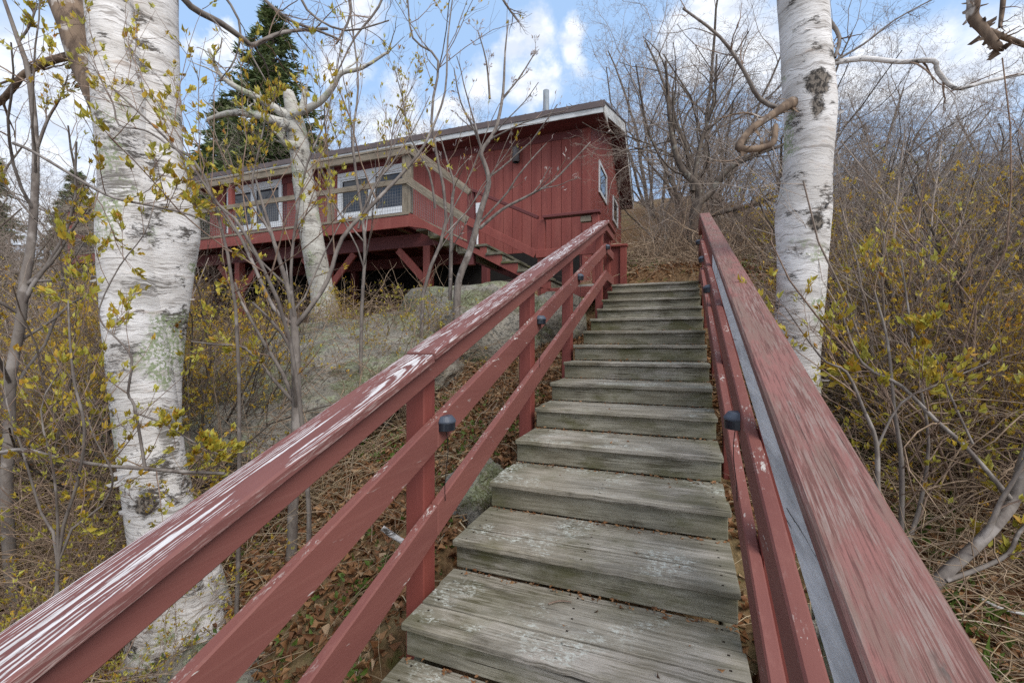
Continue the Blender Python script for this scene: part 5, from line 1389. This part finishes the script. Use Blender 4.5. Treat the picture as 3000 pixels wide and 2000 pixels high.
ELEV, AZ = math.radians(46), math.radians(142)     # sun: high, behind the camera and to its left a little
sun = bpy.data.lights.new('sun', 'SUN'); so = bpy.data.objects.new('sun', sun); C.objects.link(so)
sun.energy = SUN_E; sun.angle = math.radians(SUN_A); sun.color = (1, .95, .88)
sd = Vector((math.sin(AZ) * math.cos(ELEV), math.cos(AZ) * math.cos(ELEV), math.sin(ELEV)))
so.rotation_euler = sd.to_track_quat('Z', 'Y').to_euler()
so.location = (0, 0, 30)

wd = bpy.data.worlds.new('World'); bpy.context.scene.world = wd; wd.use_nodes = True
g = G.__new__(G); g.nt = wd.node_tree
bgn = g.nt.nodes['Background']
sky = g.n('ShaderNodeTexSky', sky_type='NISHITA'); sky.sun_disc = False; sky.sun_elevation = ELEV; sky.sun_rotation = AZ; sky.air_density = 1.0; sky.dust_density = .8; sky.ozone_density = 1.5
dv = g.n('ShaderNodeTexCoord').outputs['Generated']
x, y, z = g.sep(dv)
def pxdir(px, py): return Vector(((px - 1500) / F, 1.0, (1000 - py) / F)).normalized()
warp = g.vadd(dv, g.vmul(g.n('ShaderNodeVectorMath', {0: g.noise(dv, 9, 6, .62, out='Color'), 1: (.5, .5, .5)}, operation='SUBTRACT').outputs[0], (.13, .13, .13)))
puffs = [(2110, 55, .085), (1990, 110, .055), (2200, 130, .07), (2060, 170, .05), (1690, 95, .026), (1670, 140, .036), (1560, 125, .042), (1500, 140, .04), (1590, 215, .03), (1560, 245, .045), (1430, 240, .05), (1060, 50, .045), (1010, 200, .045), (1180, 310, .05), (1330, 340, .05), (620, 130, .03), (640, 90, .022),
         (2555, 155, .03), (2600, 225, .06), (2720, 215, .07), (2850, 220, .08), (2960, 170, .06), (2500, 240, .05), (2250, 210, .05), (130, 250, .10), (100, 560, .14), (1130, 430, .07), (1230, 400, .05)]
tot = None
for px, py, r in puffs:
    dd = g.n('ShaderNodeVectorMath', {0: warp, 1: pxdir(px, py)}, operation='DISTANCE').outputs['Value']
    v = g.n('ShaderNodeMapRange', {'Value': dd, 'From Min': r * 1.25, 'From Max': r * .35}, interpolation_type='SMOOTHSTEP').outputs[0]
    tot = v if tot is None else g.math('MAXIMUM', tot, v)
# general broken cloud elsewhere, thicker towards the horizon, then added fill cloud
n1 = g.noise(g.vmul(dv, (1, 1, 2.4)), 5.5, 8, .6)
low = g.n('ShaderNodeMapRange', {'Value': z, 'From Min': .62, 'From Max': .18}).outputs[0]
gen = g.step(g.math('ADD', n1, g.math('MULTIPLY', low, .32)), .66, .86)
behind = g.math('MAXIMUM', g.step(y, .25, -.15), g.step(z, .66, .80))  # unseen cloud behind and overhead, added to whiten and fill the light
gen = g.math('MAXIMUM', gen, g.math('MULTIPLY', g.math('MULTIPLY', behind, g.step(n1, .34, .50)), 1.6))
cl = g.math('MAXIMUM', tot, g.math('MULTIPLY', gen, .6))
shade = g.noise(g.vmul(dv, (1, 1, 2.2)), 16, 6, .6)
ccol = g.mix(g.step(shade, .35, .62), (4.5, 4.8, 5.4), (6.1, 6.2, 6.4))
skyc = g.mix(.75, sky.outputs[0], (2.65, 3.95, 5.95))
col = g.mix(g.math('MULTIPLY', cl, .86), skyc, ccol)
g.nt.links.new(col, bgn.inputs['Color']); bgn.inputs['Strength'].default_value = SKY_E
sc = bpy.context.scene
sc.view_settings.view_transform = 'Standard'; sc.view_settings.look = 'None'; sc.view_settings.exposure = EXPO; sc.view_settings.gamma = 1
sc.cycles.max_bounces = 6; sc.cycles.diffuse_bounces = 3; sc.cycles.transmission_bounces = 2; sc.cycles.glossy_bounces = 2
sc.cycles.use_denoising = False
